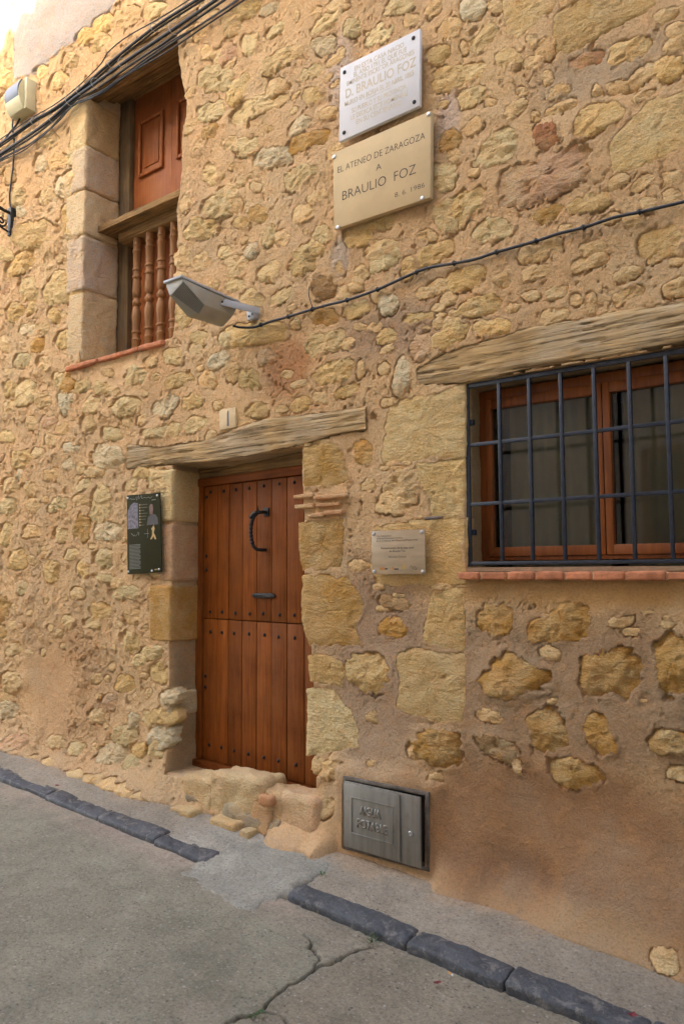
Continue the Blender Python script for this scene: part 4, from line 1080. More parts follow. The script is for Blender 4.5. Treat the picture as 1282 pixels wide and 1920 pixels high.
# dressed blocks of the door's left jamb, turning the corner into the reveal
def block(xa, xb, ya, yb, za, zb, col, seed, mat='stone', amp=0.006, r=0.018, name='stone'):
    v, q = rbox((xb - xa, yb - ya, zb - za), r, max(6, int((xb - xa) / 0.012)), max(6, int((yb - ya) / 0.014)), max(6, int((zb - za) / 0.012)), amp, 9.0, seed)
    v = v + np.array([(xa + xb) / 2, (ya + yb) / 2, (za + zb) / 2])
    o = link(name, mesh_np(name, v, q), M[mat], HOUSE); o.color = (*col, 1)
    return o
def zq(py): return P(326, py)[1]
for k, (pa, pb, w, c) in enumerate([(880, 978, 0.16, 'p'), (982, 1090, 0.13, 'k'), (1097, 1204, 0.20, 'o'), (1300, 1345, 0.10, 'g')]):
    block(-3.905 - w, -3.892, -0.022 - 0.006 * (k == 2), 0.24, zq(pb), zq(pa), PAL[c], 3 + k * 4)
# dressed blocks of the shuttered window's left jamb
for k, (za_, zb_, w_, c_) in enumerate([(3.17, 3.70, 0.16, (222, 194, 152)), (3.71, 4.12, 0.20, (206, 182, 158)), (4.14, 4.48, 0.22, (226, 200, 158)), (4.49, 4.82, 0.15, (214, 190, 160)), (4.83, 5.20, 0.19, (220, 190, 140))]):
    block(-4.955 - w_, -4.932 + 0.006 * (k % 2), -0.020 - 0.004 * (k % 2), 0.292, za_, zb_, lin(*c_), 200 + k * 5, 'stone', 0.010, 0.018)
# thin bricks packed in the right jamb
for k, (xa, ya, xb, yb) in enumerate([(395, 14, 505, 48), (511, 18, 688, 50), (402, 68, 508, 104), (520, 60, 655, 96), (470, 120, 563, 150), (567, 104, 670, 136)]):
    a = P(420 + xa / ZS, 920 + yb / ZS); b = P(420 + xb / ZS, 920 + ya / ZS)
    o = block(a[0], b[0], -0.035 - 0.006 * (k % 2), 0.12, min(a[1], b[1] - 0.02), b[1], lin(208, 156, 112), 30 + k * 3, 'stone', 0.006, 0.009, 'brick')
# doorstep: rough sill and boulders
block(-3.95, -2.63, -0.055, 0.30, 0.02, 0.352, lin(196, 164, 126), 51, 'stone', 0.010, 0.03, 'doorstep')
def boulder(pxa, pya, pxb, pyb, yf, yb, col, seed, amp=0.03, r=0.07, mat='stone'):
    a = P(pxa, pyb, yf); b = P(pxb, pya, yf)
    return block(a[0], b[0], yf, yb, a[1], b[1], col, seed, mat, amp, min(r, (b[1] - a[1]) * 0.45, (b[0] - a[0]) * 0.45))
boulder(338, 1462, 398, 1530, -0.095, 0.10, lin(214, 180, 132), 61, 0.014, 0.04)
boulder(388, 1466, 492, 1550, -0.100, 0.12, lin(214, 182, 138), 65, 0.018, 0.04)
boulder(484, 1486, 530, 1590, -0.085, 0.12, lin(210, 172, 128), 66, 0.016, 0.04)
boulder(515, 1498, 596, 1625, -0.085, 0.12, lin(216, 176, 136), 67, 0.012, 0.05)
boulder(466, 1506, 508, 1566, -0.112, 0.05, lin(206, 160, 116), 69, 0.016, 0.04)
boulder(483, 1496, 508, 1509, -0.118, 0.02, lin(196, 124, 86), 73, 0.006, 0.014)
boulder(334, 1522, 357, 1546, -0.20, -0.06, lin(214, 180, 128), 81, 0.008, 0.02)
boulder(391, 1546, 440, 1570, -0.19, -0.03, lin(210, 176, 126), 84, 0.008, 0.018)
boulder(318, 1517, 335, 1532, -0.18, -0.06, lin(206, 172, 126), 87, 0.006, 0.012)
boulder(448, 1560, 466, 1572, -0.19, -0.05, lin(200, 170, 126), 89, 0.006, 0.01)
boulder(440, 1540, 520, 1590, -0.12, 0.05, lin(150, 138, 118), 91, 0.02, 0.03)
boulder(345, 1520, 470, 1560, -0.10, 0.05, lin(146, 134, 112), 95, 0.025, 0.03)

# ------------------------------------------------------------------ plank door
DA, DB = np.array([-3.93, 0.215]), np.array([-2.60, 0.105])
DANG = math.atan2(DB[1] - DA[1], DB[0] - DA[0])
DU = (DB - DA) / np.linalg.norm(DB - DA); DN = np.array([-DU[1], DU[0]])
def PD(px, py):
    r = ray(px, py); t = ((DA - CAM[:2]) @ DN) / (r[:2] @ DN); p = CAM + r * t
    return float((p[:2] - DA) @ DU), float(p[2])
LW = 1.30
mb = MB(); mb.box((0.0, 0.035, 0.36), (LW, 0.06, 2.22))
door = mb.build('door', M['door_h'], HOUSE, loc=(DA[0], DA[1], 0), rot=(0, 0, DANG))
door['label'] = 'reddish brown split plank door with iron studs'
MB().box((0.0, -0.012, 0.40), (0.082, 0.034, 2.19)).build('door_post', M['door'], door, bevel=0.004)
MB().box((0.0, -0.020, 2.172), (LW, 0.034, 2.225)).build('door_rail', M['door_h'], door, bevel=0.004)
MB().box((0.0, -0.004, 2.228), (LW, 0.05, 2.305)).build('door_head', M['oldboard'], door, bevel=0.004)
MB().box((0.0, -0.040, 0.352), (LW, 0.034, 0.397)).build('door_threshold', M['door_h'], door, bevel=0.005)
ED = [0.086, 0.229, 0.344, 0.476, 0.611, 0.745, 0.879, 1.022, 1.165, 1.295]
SEAM = 1.303
for a, b in zip(ED[:-1], ED[1:]):
    for (za, zb) in ((0.400, SEAM - 0.003), (SEAM + 0.003, 2.169)):
        y = rng.uniform(-0.002, 0.002)
        MB().box((a + 0.0022, y, za), (b - 0.0022, 0.034, zb)).build('plank', M['door'], door, bevel=0.004)
sm = MB().lathe([(0.0115, 0), (0.0110, 0.003), (0.008, 0.007), (0.003, 0.0095)], 10)
me_st = sm.build('stud', M['stud'], door, smooth=True); SM_ = me_st.data; bpy.data.objects.remove(me_st)
for k, (a, b) in enumerate(zip(ED[:-1], ED[1:])):
    for z in (2.131, 1.350, 1.222, 0.498):
        link('stud', SM_, None, door, ((a + b) / 2 + rng.uniform(-0.008, 0.008), -0.001, z + rng.uniform(-0.004, 0.004)), (R(90), 0, 0))
for z in (1.71, 1.62, 0.93, 0.86, 2.10): link('stud', SM_, None, door, (ED[0] + 0.03, -0.001, z), (R(90), 0, 0))
# twisted pull handle with a forged leaf, and keyhole plate
hp = spline([(0.703, 0.0, 1.968), (0.698, -0.045, 1.966), (0.682, -0.070, 1.955), (0.664, -0.084, 1.915), (0.656, -0.088, 1.860), (0.660, -0.086, 1.805), (0.668, -0.078, 1.762), (0.682, -0.062, 1.742), (0.692, -0.040, 1.738), (0.692, 0.0, 1.738)], 8)
hd = MB()
nh = len(hp)
hd.tube(hp, [0.0115 + 0.0022 * math.sin(k * 1.9) if 20 < k < nh - 22 else 0.0105 for k in range(nh)], 8)
hand = hd.build('handle', M['iron'], door, smooth=True)
MB().box((0.680, -0.010, 1.945), (0.728, 0.0, 1.995)).build('handle_plate', M['iron'], hand, bevel=0.003) if False else MB().box((0.680, -0.010, 1.945), (0.728, -0.0005, 1.995)).build('handle_plate', M['iron'], door, bevel=0.003)
MB().tube(spline([(0.692, -0.06, 1.962), (0.672, -0.078, 1.955), (0.658, -0.092, 1.935), (0.645, -0.096, 1.945)], 5), [0.004, 0.011, 0.016, 0.017, 0.017, 0.016, 0.015, 0.014, 0.013, 0.012, 0.010, 0.008, 0.006, 0.005, 0.004, 0.002], 8).build('handle_leaf', M['iron'], door, smooth=True)
MB().tube(spline([(0.690, -0.055, 1.960), (0.688, -0.060, 1.985), (0.690, -0.062, 2.005)], 5), [0.007, 0.007, 0.006, 0.006, 0.005, 0.005, 0.004, 0.004, 0.003, 0.002, 0.001], 7).build('handle_spur', M['iron'], door, smooth=True)
kp = [(0.572, 1.461), (0.592, 1.474), (0.66, 1.476), (0.765, 1.476), (0.790, 1.461), (0.765, 1.447), (0.66, 1.446), (0.592, 1.448)]
MB().prism(kp, -0.012, 0.0).build('keyhole_plate', M['iron'], door, bevel=0.003)
MB().box((0.705, -0.0145, 1.456), (0.75, -0.011, 1.466)).build('keyhole', M['engrave'], door)
for k in range(4): link('stud', SM_, None, door, (0.60 + 0.022 * k, -0.0115, 1.461), (R(90), 0, 0)).scale = (0.5, 0.5, 0.5)

# ------------------------------------------------------------------ barred window with brick sill
xa, xb, za, zb = OP_W
mb = MB()
Y0, Y1 = 0.165, 0.225
fz0, fz1 = 1.655, 2.50
mb.box((xa - 0.01, Y0, fz0), (-1.752, Y1, fz1)); mb.box((-0.60, Y0, fz0), (xb + 0.01, Y1, fz1)); mb.box((-1.752, Y0, fz1 - 0.045), (-0.60, Y1, fz1)); mb.box((-1.752, Y0, fz0), (-0.60, Y1, fz0 + 0.018))
win = mb.build('window', M['sash'], HOUSE, bevel=0.003); win['label'] = 'barred window with orange brown timber frame'
def sash(xl, xr):
    w = 0.033
    m2 = MB(); a, b = 0.152, 0.20
    m2.box((xl, a, fz0 + 0.02), (xl + w, b, fz1 - 0.047)); m2.box((xr - w, a, fz0 + 0.02), (xr, b, fz1 - 0.047))
    m2.box((xl + w, a, fz0 + 0.02), (xr - w, b, fz0 + 0.065)); m2.box((xl + w, a, fz1 - 0.095), (xr - w, b, fz1 - 0.047))
    m2.build('sash', M['sash'], win, bevel=0.003)
    MB().box((xl + w + 0.0005, 0.176, fz0 + 0.0655), (xr - w - 0.0005, 0.180, fz1 - 0.0955)).build('pane', M['glass'], win)
sash(-1.751, -1.170); sash(-1.166, -0.601)
for (cx0, cx1) in ((-1.69, -1.19), (-1.12, -0.62)):
    n = 90; xs = np.linspace(cx0, cx1, n); yy = 0.30 + 0.006 * np.sin((xs - cx0) * 75) + 0.006 * np.sin((xs - cx0) * 31 + 1)
    v = np.concatenate([np.stack([xs, yy, 0 * xs + 1.60], -1), np.stack([xs, yy * 0.5 + 0.155, 0 * xs + 2.50], -1)])
    k = np.arange(n - 1)
    link('curtain', mesh_np('curtain', v, np.stack([k, k + 1, n + k + 1, n + k], 1)), M['curtain'], win)
def bar(a, b, w, d, name='bar'):
    a = Vector(a); b = Vector(b)
    m2 = MB()
    if abs(a.x - b.x) > abs(a.z - b.z): m2.box((a.x, a.y - d / 2, a.z - w / 2), (b.x, a.y + d / 2, a.z + w / 2))
    else: m2.box((a.x - w / 2, a.y - d / 2, a.z), (a.x + w / 2, a.y + d / 2, b.z))
    return m2.build(name, M['iron_blue'], win, bevel=0.002)
GY = 0.012
bar((-1.773, GY, 1.625), (-1.773, GY, 2.515), 0.024, 0.012)
bar((-0.580, GY, 1.625), (-0.580, GY, 2.515), 0.024, 0.012)
bar((-1.76, GY, 1.641), (-0.593, GY, 1.641), 0.016, 0.022)
bar((-1.76, GY, 2.500), (-0.593, GY, 2.500), 0.022, 0.012)
for z in (2.210, 1.923): bar((-1.76, GY, z), (-0.593, GY, z), 0.017, 0.013)
for k in range(7): bar((-1.602 + 0.1505 * k, GY - 0.002, 1.650), (-1.602 + 0.1505 * k, GY - 0.002, 2.489), 0.016, 0.016)
for z in (2.325, 1.79):
    m2 = MB(); m2.box((-1.787, 0.02, z - 0.014), (-1.748, 0.045, z + 0.014)); m2.build('anchor', M['iron_blue'], win, bevel=0.004)
xs_ = [-1.812, -1.69, -1.555, -1.42, -1.285, -1.165, -1.025, -0.865, -0.725, -0.55]
for k, (a, b) in enumerate(zip(xs_[:-1], xs_[1:])):
    o = block(a + 0.004, b - 0.004, -0.050 + rng.uniform(-0.003, 0.003), 0.20, 1.564, 1.601, PAL['r'], 100 + k, 'brick', 0.003, 0.008, 'brick'); o.parent = win
mb = MB(); mb.box((-1.80, -0.038, 1.566), (-0.555, 0.18, 1.5985)); mb.build('sill_bed', plain('sill_mortar', lin(196, 162, 122), 0.95, 0, 0.15, 20, 0.004, 90), win)
mb = MB(); mb.box((-1.79, 0.0, 1.603), (-0.56, 0.18, 1.622)); mb.build('sill_top', plain('sill_dust', lin(150, 122, 94), 0.95, 0, 0.2, 20, 0.004, 90), win)

# ------------------------------------------------------------------ shuttered window with balusters
xa, xb, za, zb = OP_U
mb = MB(); mb.box((-4.955, 0.295, 3.10), (-4.815, 0.36, 5.36)); 
uw = mb.build('window', M['post'], HOUSE, bevel=0.006); uw['label'] = 'tall shuttered window with turned balusters and brick sill'
def leaf(x0, x1, y):
    m2 = MB(); m2.box((x0, y, 3.12), (x1, y + 0.035, 5.40))
    lf = m2.build('shutter', M['shutter'], uw, bevel=0.003)
    return lf
YL = 0.335
l1 = leaf(-4.814, -4.372, YL); l2 = leaf(-4.368, -3.78, YL - 0.003)
def moulding(lf, x0, x1, z0, z1, y):
    w = 0.028
    m2 = MB()
    for (a, b, c, d) in ((x0, x0 + w, z0, z1), (x1 - w, x1, z0, z1), (x0 + w, x1 - w, z0, z0 + w), (x0 + w, x1 - w, z1 - w, z1)):
        m2.box((a, y - 0.022, c), (b, y + 0.001, d))
    m2.build('moulding', M['shutter'], lf, bevel=0.008)
    MB().box((x0 + w + 0.03, y - 0.008, z0 + w + 0.04), (x1 - w - 0.03, y + 0.001, z1 - w - 0.04)).build('raised_panel', M['shutter'], lf, bevel=0.006)
pz = lambda px, py: P(px, py, YL)
a = pz(260, 335); b = pz(302, 210)
moulding(l1, -4.745, -4.455, a[1] - 0.01, b[1] + 0.0, YL)
moulding(l2, -4.30, -3.90, a[1] - 0.01, b[1] + 0.0, YL - 0.003)
mb = MB(); mb.box((-4.962, 0.10, 4.185), (-3.80, 0.334, 4.235)); mb.build('transom_board', M['oldboard'], uw, bevel=0.006)
mb = MB(); mb.box((-4.815, 0.20, 4.105), (-3.80, 0.334, 4.183)); mb.build('transom_beam', M['oldboard'], uw, bevel=0.006)
PR = [(0.026, 0), (0.026, 0.07), (0.031, 0.075), (0.031, 0.085), (0.025, 0.09), (0.026, 0.19), (0.031, 0.20), (0.031, 0.21), (0.024, 0.22), (0.024, 0.255), (0.031, 0.262), (0.031, 0.272), (0.024, 0.28), (0.027, 0.33), (0.032, 0.385), (0.030, 0.42), (0.020, 0.455), (0.017, 0.465),
      (0.028, 0.478), (0.030, 0.495), (0.020, 0.515), (0.017, 0.525), (0.026, 0.54), (0.030, 0.575), (0.028, 0.625), (0.024, 0.67), (0.031, 0.68), (0.031, 0.692), (0.025, 0.70), (0.025, 0.73), (0.031, 0.738), (0.031, 0.748), (0.025, 0.755), (0.026, 0.87), (0.031, 0.878), (0.031, 0.888), (0.025, 0.895), (0.025, 0.92), (0.030, 0.93), (0.026, 0.94), (0.026, 0.99)]
bo = MB().lathe([(r_ * 1.14, z_) for r_, z_ in PR], 16).build('baluster', M['baluster'], uw, smooth=True, loc=(-4.580, 0.235, 3.12))
BM_ = bo.data
bo.location = (-4.632, 0.24, 3.115)
for x in (-4.486, -4.350, -4.214, -4.078): link('baluster', BM_, None, uw, (x, 0.24, 3.115))
for k, (a, b) in enumerate([(-5.10, -4.93), (-4.925, -4.70), (-4.695, -4.47), (-4.465, -4.24), (-4.235, -3.99)]):
    o = block(a, b, -0.045 - 0.004 * (k % 2), 0.28, 3.108, 3.140, PAL['r'], 130 + k, 'brick', 0.004, 0.008, 'brick'); o.parent = uw

# ------------------------------------------------------------------ house across the street (shades the facade; its tiled eave throws the scalloped shadow)
OPP = thing('rendered_house', 'plain pale rendered house across the street with a tiled eave', 'house', (0, -5.0, 0), (0, 0, R(18)))
EH = 10.5
MB().box((-24, -8.0, -0.6), (11, 0.0, EH - 0.2)).build('wall', M['facade2'], OPP)
mb = MB(); mb.add([(-24.3, 0.28, EH - 0.20), (11.3, 0.28, EH - 0.20), (11.3, -8.0, EH + 1.4), (-24.3, -8.0, EH + 1.4), (-24.3, 0.28, EH - 0.12), (11.3, 0.28, EH - 0.12), (11.3, -8.0, EH + 1.48), (-24.3, -8.0, EH + 1.48)], [(0, 3, 2, 1), (4, 5, 6, 7), (0, 1, 5, 4), (1, 2, 6, 5), (2, 3, 7, 6), (3, 0, 4, 7)])
rf = mb.build('roof', M['tile'], OPP)
tm = MB(); vs = []; fs = []
for j, (yy, zz) in enumerate([(0.46, -0.165), (-0.10, -0.055)]):
    for k in range(9):
        a = math.pi * k / 8; vs.append((0.115 * math.cos(a), yy, zz + 0.17 * math.sin(a)))
for k in range(8): fs.append((k, k + 1, 10 + k, 9 + k))
fs.append(tuple(range(9)))
tm.add(vs, fs)
t0 = tm.build('tile', M['tile'], rf, smooth=False); t0.location = (-16.0, 0, EH)
for k in range(1, 64): link('tile', t0.data, None, rf, (-16.0 + 0.29 * k, rng.uniform(-0.03, 0.03), EH))
for k, x in enumerate((-9.5, -6.2, -2.9, 0.4)):
    for z in (1.6, 4.6, 7.4):
        w = MB().box((x, -0.02, z), (x + 0.95, 0.03, z + 1.45)).build('window', M['sash'], OPP)
        MB().box((x + 0.09, 0.031, z + 0.09), (x + 0.86, 0.034, z + 1.36)).build('pane', M['engrave'], w)

# ------------------------------------------------------------------ plaques and panels on the wall
def wall_front(x0, x1, z0, z1):
    """how far the relief comes forward inside a rectangle"""
    i0, i1 = np.searchsorted(XS, x0), np.searchsorted(XS, x1); j0, j1 = np.searchsorted(ZZ, z0), np.searchsorted(ZZ, z1)
    w = float(np.percentile(MO[j0:j1, i0:i1], 97))
    for s in ALL:
        if x0 - 0.02 < s.c[0] < x1 + 0.02 and z0 - 0.02 < s.c[1] < z1 + 0.02:
            w = max(w, float(stone_out(s, np.array([s.c[0]]), np.array([s.c[1]]), np.array([0.2]))[0]))
    return w
def text_mesh(txt, size, align='CENTER', spacing=1.0, bold=0.0):
    cu = bpy.data.curves.new('lettering', 'FONT'); cu.body = txt; cu.size = size; cu.align_x = align; cu.space_character = spacing
    cu.offset = bold; cu.resolution_u = 3
    o = bpy.data.objects.new('lettering', cu); COL.objects.link(o)
    bpy.context.view_layer.update()
    me = bpy.data.meshes.new_from_object(o.evaluated_get(bpy.context.evaluated_depsgraph_get()))
    bpy.data.objects.remove(o); bpy.data.curves.remove(cu)
    return me
def lettering(parent, txt, x, z, y, width, height, mat, align='CENTER', bold=0.0, spacing=1.0, name='lettering', squash=None):
    """writing on a face parallel to the wall; width = full width of the line, height = capital height"""
    me = text_mesh(txt, 1.0, align, spacing, bold)
    n = len(me.vertices); co = np.zeros(n * 3, np.float32); me.vertices.foreach_get('co', co); co = co.reshape(-1, 3)
    w = co[:, 0].max() - co[:, 0].min(); h = 0.70
    sx = width / w; sz = height / h
    cx = (co[:, 0].max() + co[:, 0].min()) / 2 if align == 'CENTER' else co[:, 0].min()
    v = np.stack([x + (co[:, 0] - cx) * sx, np.full(n, y), z + co[:, 1] * sz], -1)
    me.vertices.foreach_set('co', v.astype(np.float32).ravel()); me.update()
    return link(name, me, M[mat] if isinstance(mat, str) else mat, parent)
# white marble plaque
Yw = -max(0.035, wall_front(-2.50, -1.97, 3.97, 4.39)) - 0.004
wp = thing('marble_plaque', 'white marble plaque with faded gilt lettering and four dark bolts', 'plaque')
a, b, c, d = [P(*p, Yw - 0.022) for p in [(638, 128), (787, 53), (786, 198), (635, 266)]]
MB().prism([d, c, b, a], Yw - 0.022, Yw).build('slab', M['marble'], wp, bevel=0.002)
x0, x1, z0, z1 = (a[0] + d[0]) / 2, (b[0] + c[0]) / 2, (c[1] + d[1]) / 2, (a[1] + b[1]) / 2
W_, H_ = x1 - x0, z1 - z0
yt = Yw - 0.0228
for (t, u, v, w, h) in [('EN ESTA CASA NACIO', 0.51, 0.865, 0.62, 0.026), ('EL AÑO 1791 EL QUE FUE', 0.52, 0.785, 0.66, 0.026), ('EMINENTE ESCRITOR ARAGONES', 0.52, 0.705, 0.84, 0.026), ('D. BRAULIO FOZ', 0.52, 0.545, 0.88, 0.050),
                        ('MURIO EN BORJA EL 20 ABRIL 1865', 0.50, 0.435, 0.86, 0.027), ('SU PUEBLO Y SU PROVINCIA', 0.50, 0.305, 0.68, 0.027), ('LE DEDICA ESTE HOMENAJE', 0.50, 0.215, 0.70, 0.027), ('EN SU CENTENARIO', 0.50, 0.125, 0.56, 0.027)]:
    lettering(wp, t, x0 + u * W_, z0 + v * H_, yt, w * W_, h, 'gold_faded', bold=0.012)
MB().box((x0 + 0.34 * W_, yt, z0 + 0.405 * H_), (x0 + 0.66 * W_, yt + 0.0006, z0 + 0.411 * H_)).build('rule', M['gold_faded'], wp)
bolt = MB().lathe([(0.013, 0), (0.013, 0.003), (0.010, 0.007), (0.004, 0.0085)], 12)
def bolts(parent, pts, y, mat, sc=1.0, long=0.0, name='bolt'):
    o0 = None
    for (x, z) in pts:
        if o0 is None:
            o0 = bolt.build(name, M[mat], parent, smooth=True); o = o0
        else: o = link(name, o0.data, None, parent)
        o.location = (x, y, z); o.rotation_euler = (R(90), 0, 0); o.scale = (sc, sc, sc)
bolts(wp, [(x0 + 0.035, z1 - 0.035), (x1 - 0.035, z1 - 0.035), (x0 + 0.03, z0 + 0.035), (x1 - 0.035, z0 + 0.035)], Yw - 0.0215, 'stud', 0.85)
# beige stone plaque
bp = thing('sandstone_plaque', 'beige stone plaque with dark engraved capitals on metal pins', 'plaque')
Yb = -max(0.03, wall_front(-2.54, -1.92, 3.48, 3.92)) - 0.002
a, b, c, d = [P(*p, Yb - 0.03) for p in [(624, 287), (807.5, 207), (806, 370), (626, 430)]]
MB().prism([d, c, b, a], Yb - 0.03, Yb).build('slab', M['beige'], bp, bevel=0.003)
x0, x1, z0, z1 = (a[0] + d[0]) / 2, (b[0] + c[0]) / 2, (c[1] + d[1]) / 2, (a[1] + b[1]) / 2
W_, H_ = x1 - x0, z1 - z0
yt = Yb - 0.0308
for (t, u, v, w, h) in [('EL ATENEO DE ZARAGOZA', 0.50, 0.705, 0.90, 0.036), ('A', 0.49, 0.545, 0.055, 0.034), ('BRAULIO  FOZ', 0.48, 0.335, 0.76, 0.052), ('8. 6. 1986', 0.795, 0.135, 0.29, 0.026)]:
    lettering(bp, t, x0 + u * W_, z0 + v * H_, yt, w * W_, h, 'engrave', bold=-0.012)
bolts(bp, [(x0 + 0.008, z1 - 0.03), (x1 - 0.006, z1 - 0.012), (x0 + 0.03, z0 + 0.006), (x1 - 0.05, z0 + 0.006)], Yb - 0.0295, 'alu', 0.9, name='pin')
# dark information panel
M['olive'] = plain('olive_panel', (0.040, 0.038, 0.018), 0.85, 0, 0.12, 3, spec=0.08)
M['print_pale'] = plain('pale_print', (0.36, 0.36, 0.31), 0.6)
M['print_grey'] = plain('grey_print', (0.13, 0.13, 0.10), 0.6)
M['print_gold'] = plain('gold_print', (0.42, 0.27, 0.08), 0.5)
M['print_photo'] = plain('photo_print', (0.10, 0.085, 0.115), 0.5, 0, 0.8, 60)
M['print_dark'] = plain('portrait_print', (0.022, 0.012, 0.014), 0.5, 0, 0.3, 40)
M['print_skin'] = plain('portrait_face_print', (0.14, 0.055, 0.035), 0.5, 0, 0.4, 50)
ip = thing('information_panel', 'dark olive information panel with a portrait and gold figure beside the door', 'information panel')
Yi = -max(0.035, wall_front(-4.33, -3.96, 1.6, 2.12)) - 0.01
a, b, c, d = [P(*p, Yi - 0.008) for p in [(238, 929), (300, 923.5), (303.5, 1073), (239.5, 1077)]]
MB().prism([d, c, b, a], Yi - 0.008, Yi).build('panel', M['olive'], ip, bevel=0.0015)
def ipt(u, v): # u,v in the enlarged crop of the panel (0..1)
    p = np.array(a) * (1 - u) * v + np.array(b) * u * v + np.array(c) * u * (1 - v) + np.array(d) * (1 - u) * (1 - v); return (float(p[0]), float(p[1]))
yt = Yi - 0.0087
def patch_on(par, name, pts, mat, y=None, f=ipt): 
    return MB().prism([f(*p) for p in pts], (yt if y is None else y), (yt if y is None else y) + 0.0005).build(name, M[mat], par)
patch_on(ip, 'photo', [(0.02, 0.57), (0.35, 0.57), (0.34, 0.89), (0.22, 0.90), (0.12, 0.87), (0.03, 0.80)], 'print_photo')
patch_on(ip, 'portrait', [(0.60, 0.60), (0.94, 0.60), (0.93, 0.68), (0.86, 0.73), (0.75, 0.735), (0.64, 0.70)], 'print_dark')
patch_on(ip, 'portrait_face', [(0.70, 0.735), (0.78, 0.735), (0.80, 0.80), (0.78, 0.86), (0.72, 0.865), (0.68, 0.83)], 'print_skin', yt - 0.0004)
patch_on(ip, 'gold_figure', [(0.69, 0.42), (0.75, 0.47), (0.755, 0.53), (0.73, 0.55), (0.80, 0.60), (0.83, 0.55), (0.80, 0.50), (0.84, 0.46), (0.87, 0.42), (0.83, 0.415), (0.79, 0.46), (0.74, 0.42)], 'print_gold')
patch_on(ip, 'gold_head', [(0.785, 0.60), (0.80, 0.615), (0.82, 0.605), (0.815, 0.585), (0.79, 0.58)], 'print_gold')
for k in range(8):
    v = 0.865 - 0.037 * k
    patch_on(ip, 'list_dot', [(0.385, v - 0.008), (0.415, v - 0.008), (0.415, v + 0.010), (0.385, v + 0.010)], 'print_gold')
    w = [0.20, 0.20, 0.10, 0.20, 0.17, 0.14, 0.04, 0.10][k]
    patch_on(ip, 'list_line', [(0.43, v - 0.003), (0.43 + w, v - 0.002), (0.43 + w, v + 0.003), (0.43, v + 0.003)], 'print_grey')
for k in range(18):
    v = 0.365 - 0.0175 * k
    patch_on(ip, 'text_line', [(0.06, v - 0.0045), (0.40 - 0.03 * (k % 4 == 3), v - 0.0045), (0.40 - 0.03 * (k % 4 == 3), v + 0.0045), (0.06, v + 0.0045)], 'print_grey')
def scrib(pts, r, name='handwriting'):
    return MB().tube(spline([(ipt(*p)[0], yt, ipt(*p)[1]) for p in pts], 6), r, 5).build(name, M['print_pale'], ip)
scrib([(0.09, 0.945), (0.13, 0.955), (0.16, 0.940), (0.20, 0.95), (0.25, 0.94), (0.30, 0.975), (0.31, 0.93), (0.37, 0.985), (0.38, 0.94), (0.45, 0.98), (0.47, 0.945), (0.55, 0.955), (0.60, 0.945), (0.66, 0.955), (0.72, 0.94), (0.79, 0.965)], 0.0011)
scrib([(0.13, 0.51), (0.18, 0.49), (0.20, 0.475), (0.23, 0.49), (0.26, 0.475), (0.30, 0.49), (0.34, 0.52), (0.35, 0.48), (0.37, 0.52)], 0.0012)
scrib([(0.76, 0.913), (0.80, 0.914), (0.84, 0.915), (0.88, 0.914)], 0.0016, 'number_print')
scrib([(0.62, 0.555), (0.62, 0.50), (0.62, 0.44)], 0.0007, 'line_print'); scrib([(0.52, 0.495), (0.62, 0.495), (0.66, 0.495)], 0.0007, 'line_print')
patch_on(ip, 'logo_print', [(0.80, 0.035), (0.87, 0.035), (0.87, 0.045), (0.80, 0.045)], 'print_gold')
bolts(ip, [ipt(0.035, 0.965), ipt(0.925, 0.965), ipt(0.035, 0.035), ipt(0.93, 0.04), ipt(0.73, 0.025)], Yi - 0.008, 'alu', 0.62, name='pin')
# small acrylic plaque
m, t, b_ = nt('acrylic'); 
f = noise_n(t, coords(t, (8, 8, 40)), 1.0, 5)
t.links.new(ramp(t, f, [(0.3, lin(170, 148, 118)), (0.7, lin(190, 168, 136))]), b_.inputs['Base Color']); b_.inputs['Roughness'].default_value = 0.22; b_.inputs['Transmission Weight'].default_value = 0.15
M['acrylic'] = m
M['print_navy'] = plain('dark_print', (0.035, 0.03, 0.032), 0.6)
M['logo_orange'] = plain('orange_print', (0.45, 0.18, 0.04), 0.6)
ap = thing('acrylic_plaque', 'small beige acrylic plaque with printed text and logos on four bolts', 'plaque')
Ya = -max(0.03, wall_front(-2.30, -1.98, 1.59, 1.81)) - 0.012
qa = [P(*p, Ya - 0.006) for p in [(696, 997), (795, 991), (798, 1075), (698, 1078)]]
x0, x1 = (qa[0][0] + qa[3][0]) / 2, (qa[1][0] + qa[2][0]) / 2; z0, z1 = (qa[2][1] + qa[3][1]) / 2, (qa[0][1] + qa[1][1]) / 2
MB().box((x0, Ya - 0.006, z0), (x1, Ya, z1)).build('panel', M['acrylic'], ap, bevel=0.0012)
W_, H_ = x1 - x0, z1 - z0; yt2 = Ya - 0.0066
for (t_, u, v, w, h, al, mt) in [('Obra financiada por', 0.09, 0.865, 0.30, 0.0075, 'LEFT', 'print_navy'), ('el Plan de Dinamización Turística', 0.09, 0.81, 0.50, 0.0075, 'LEFT', 'print_navy'), ('de la Comarca del Matarraña/Matarranya', 0.09, 0.752, 0.78, 0.0085, 'LEFT', 'print_navy'),
                             ('Rehabilitación de la casa natal', 0.49, 0.575, 0.62, 0.0105, 'CENTER', 'engrave'), ('de Braulio Foz', 0.49, 0.505, 0.30, 0.0105, 'CENTER', 'engrave'), ('Fórnoles (Teruel)', 0.49, 0.375, 0.33, 0.0095, 'CENTER', 'engrave')]:
    lettering(ap, t_, x0 + u * W_, z0 + v * H_, yt2, w * W_, h, mt, al)
def rect_on(name, u0, v0, u1, v1, mat): return MB().box((x0 + u0 * W_, yt2, z0 + v0 * H_), (x0 + u1 * W_, yt2 + 0.0005, z0 + v1 * H_)).build(name, M[mat], ap)
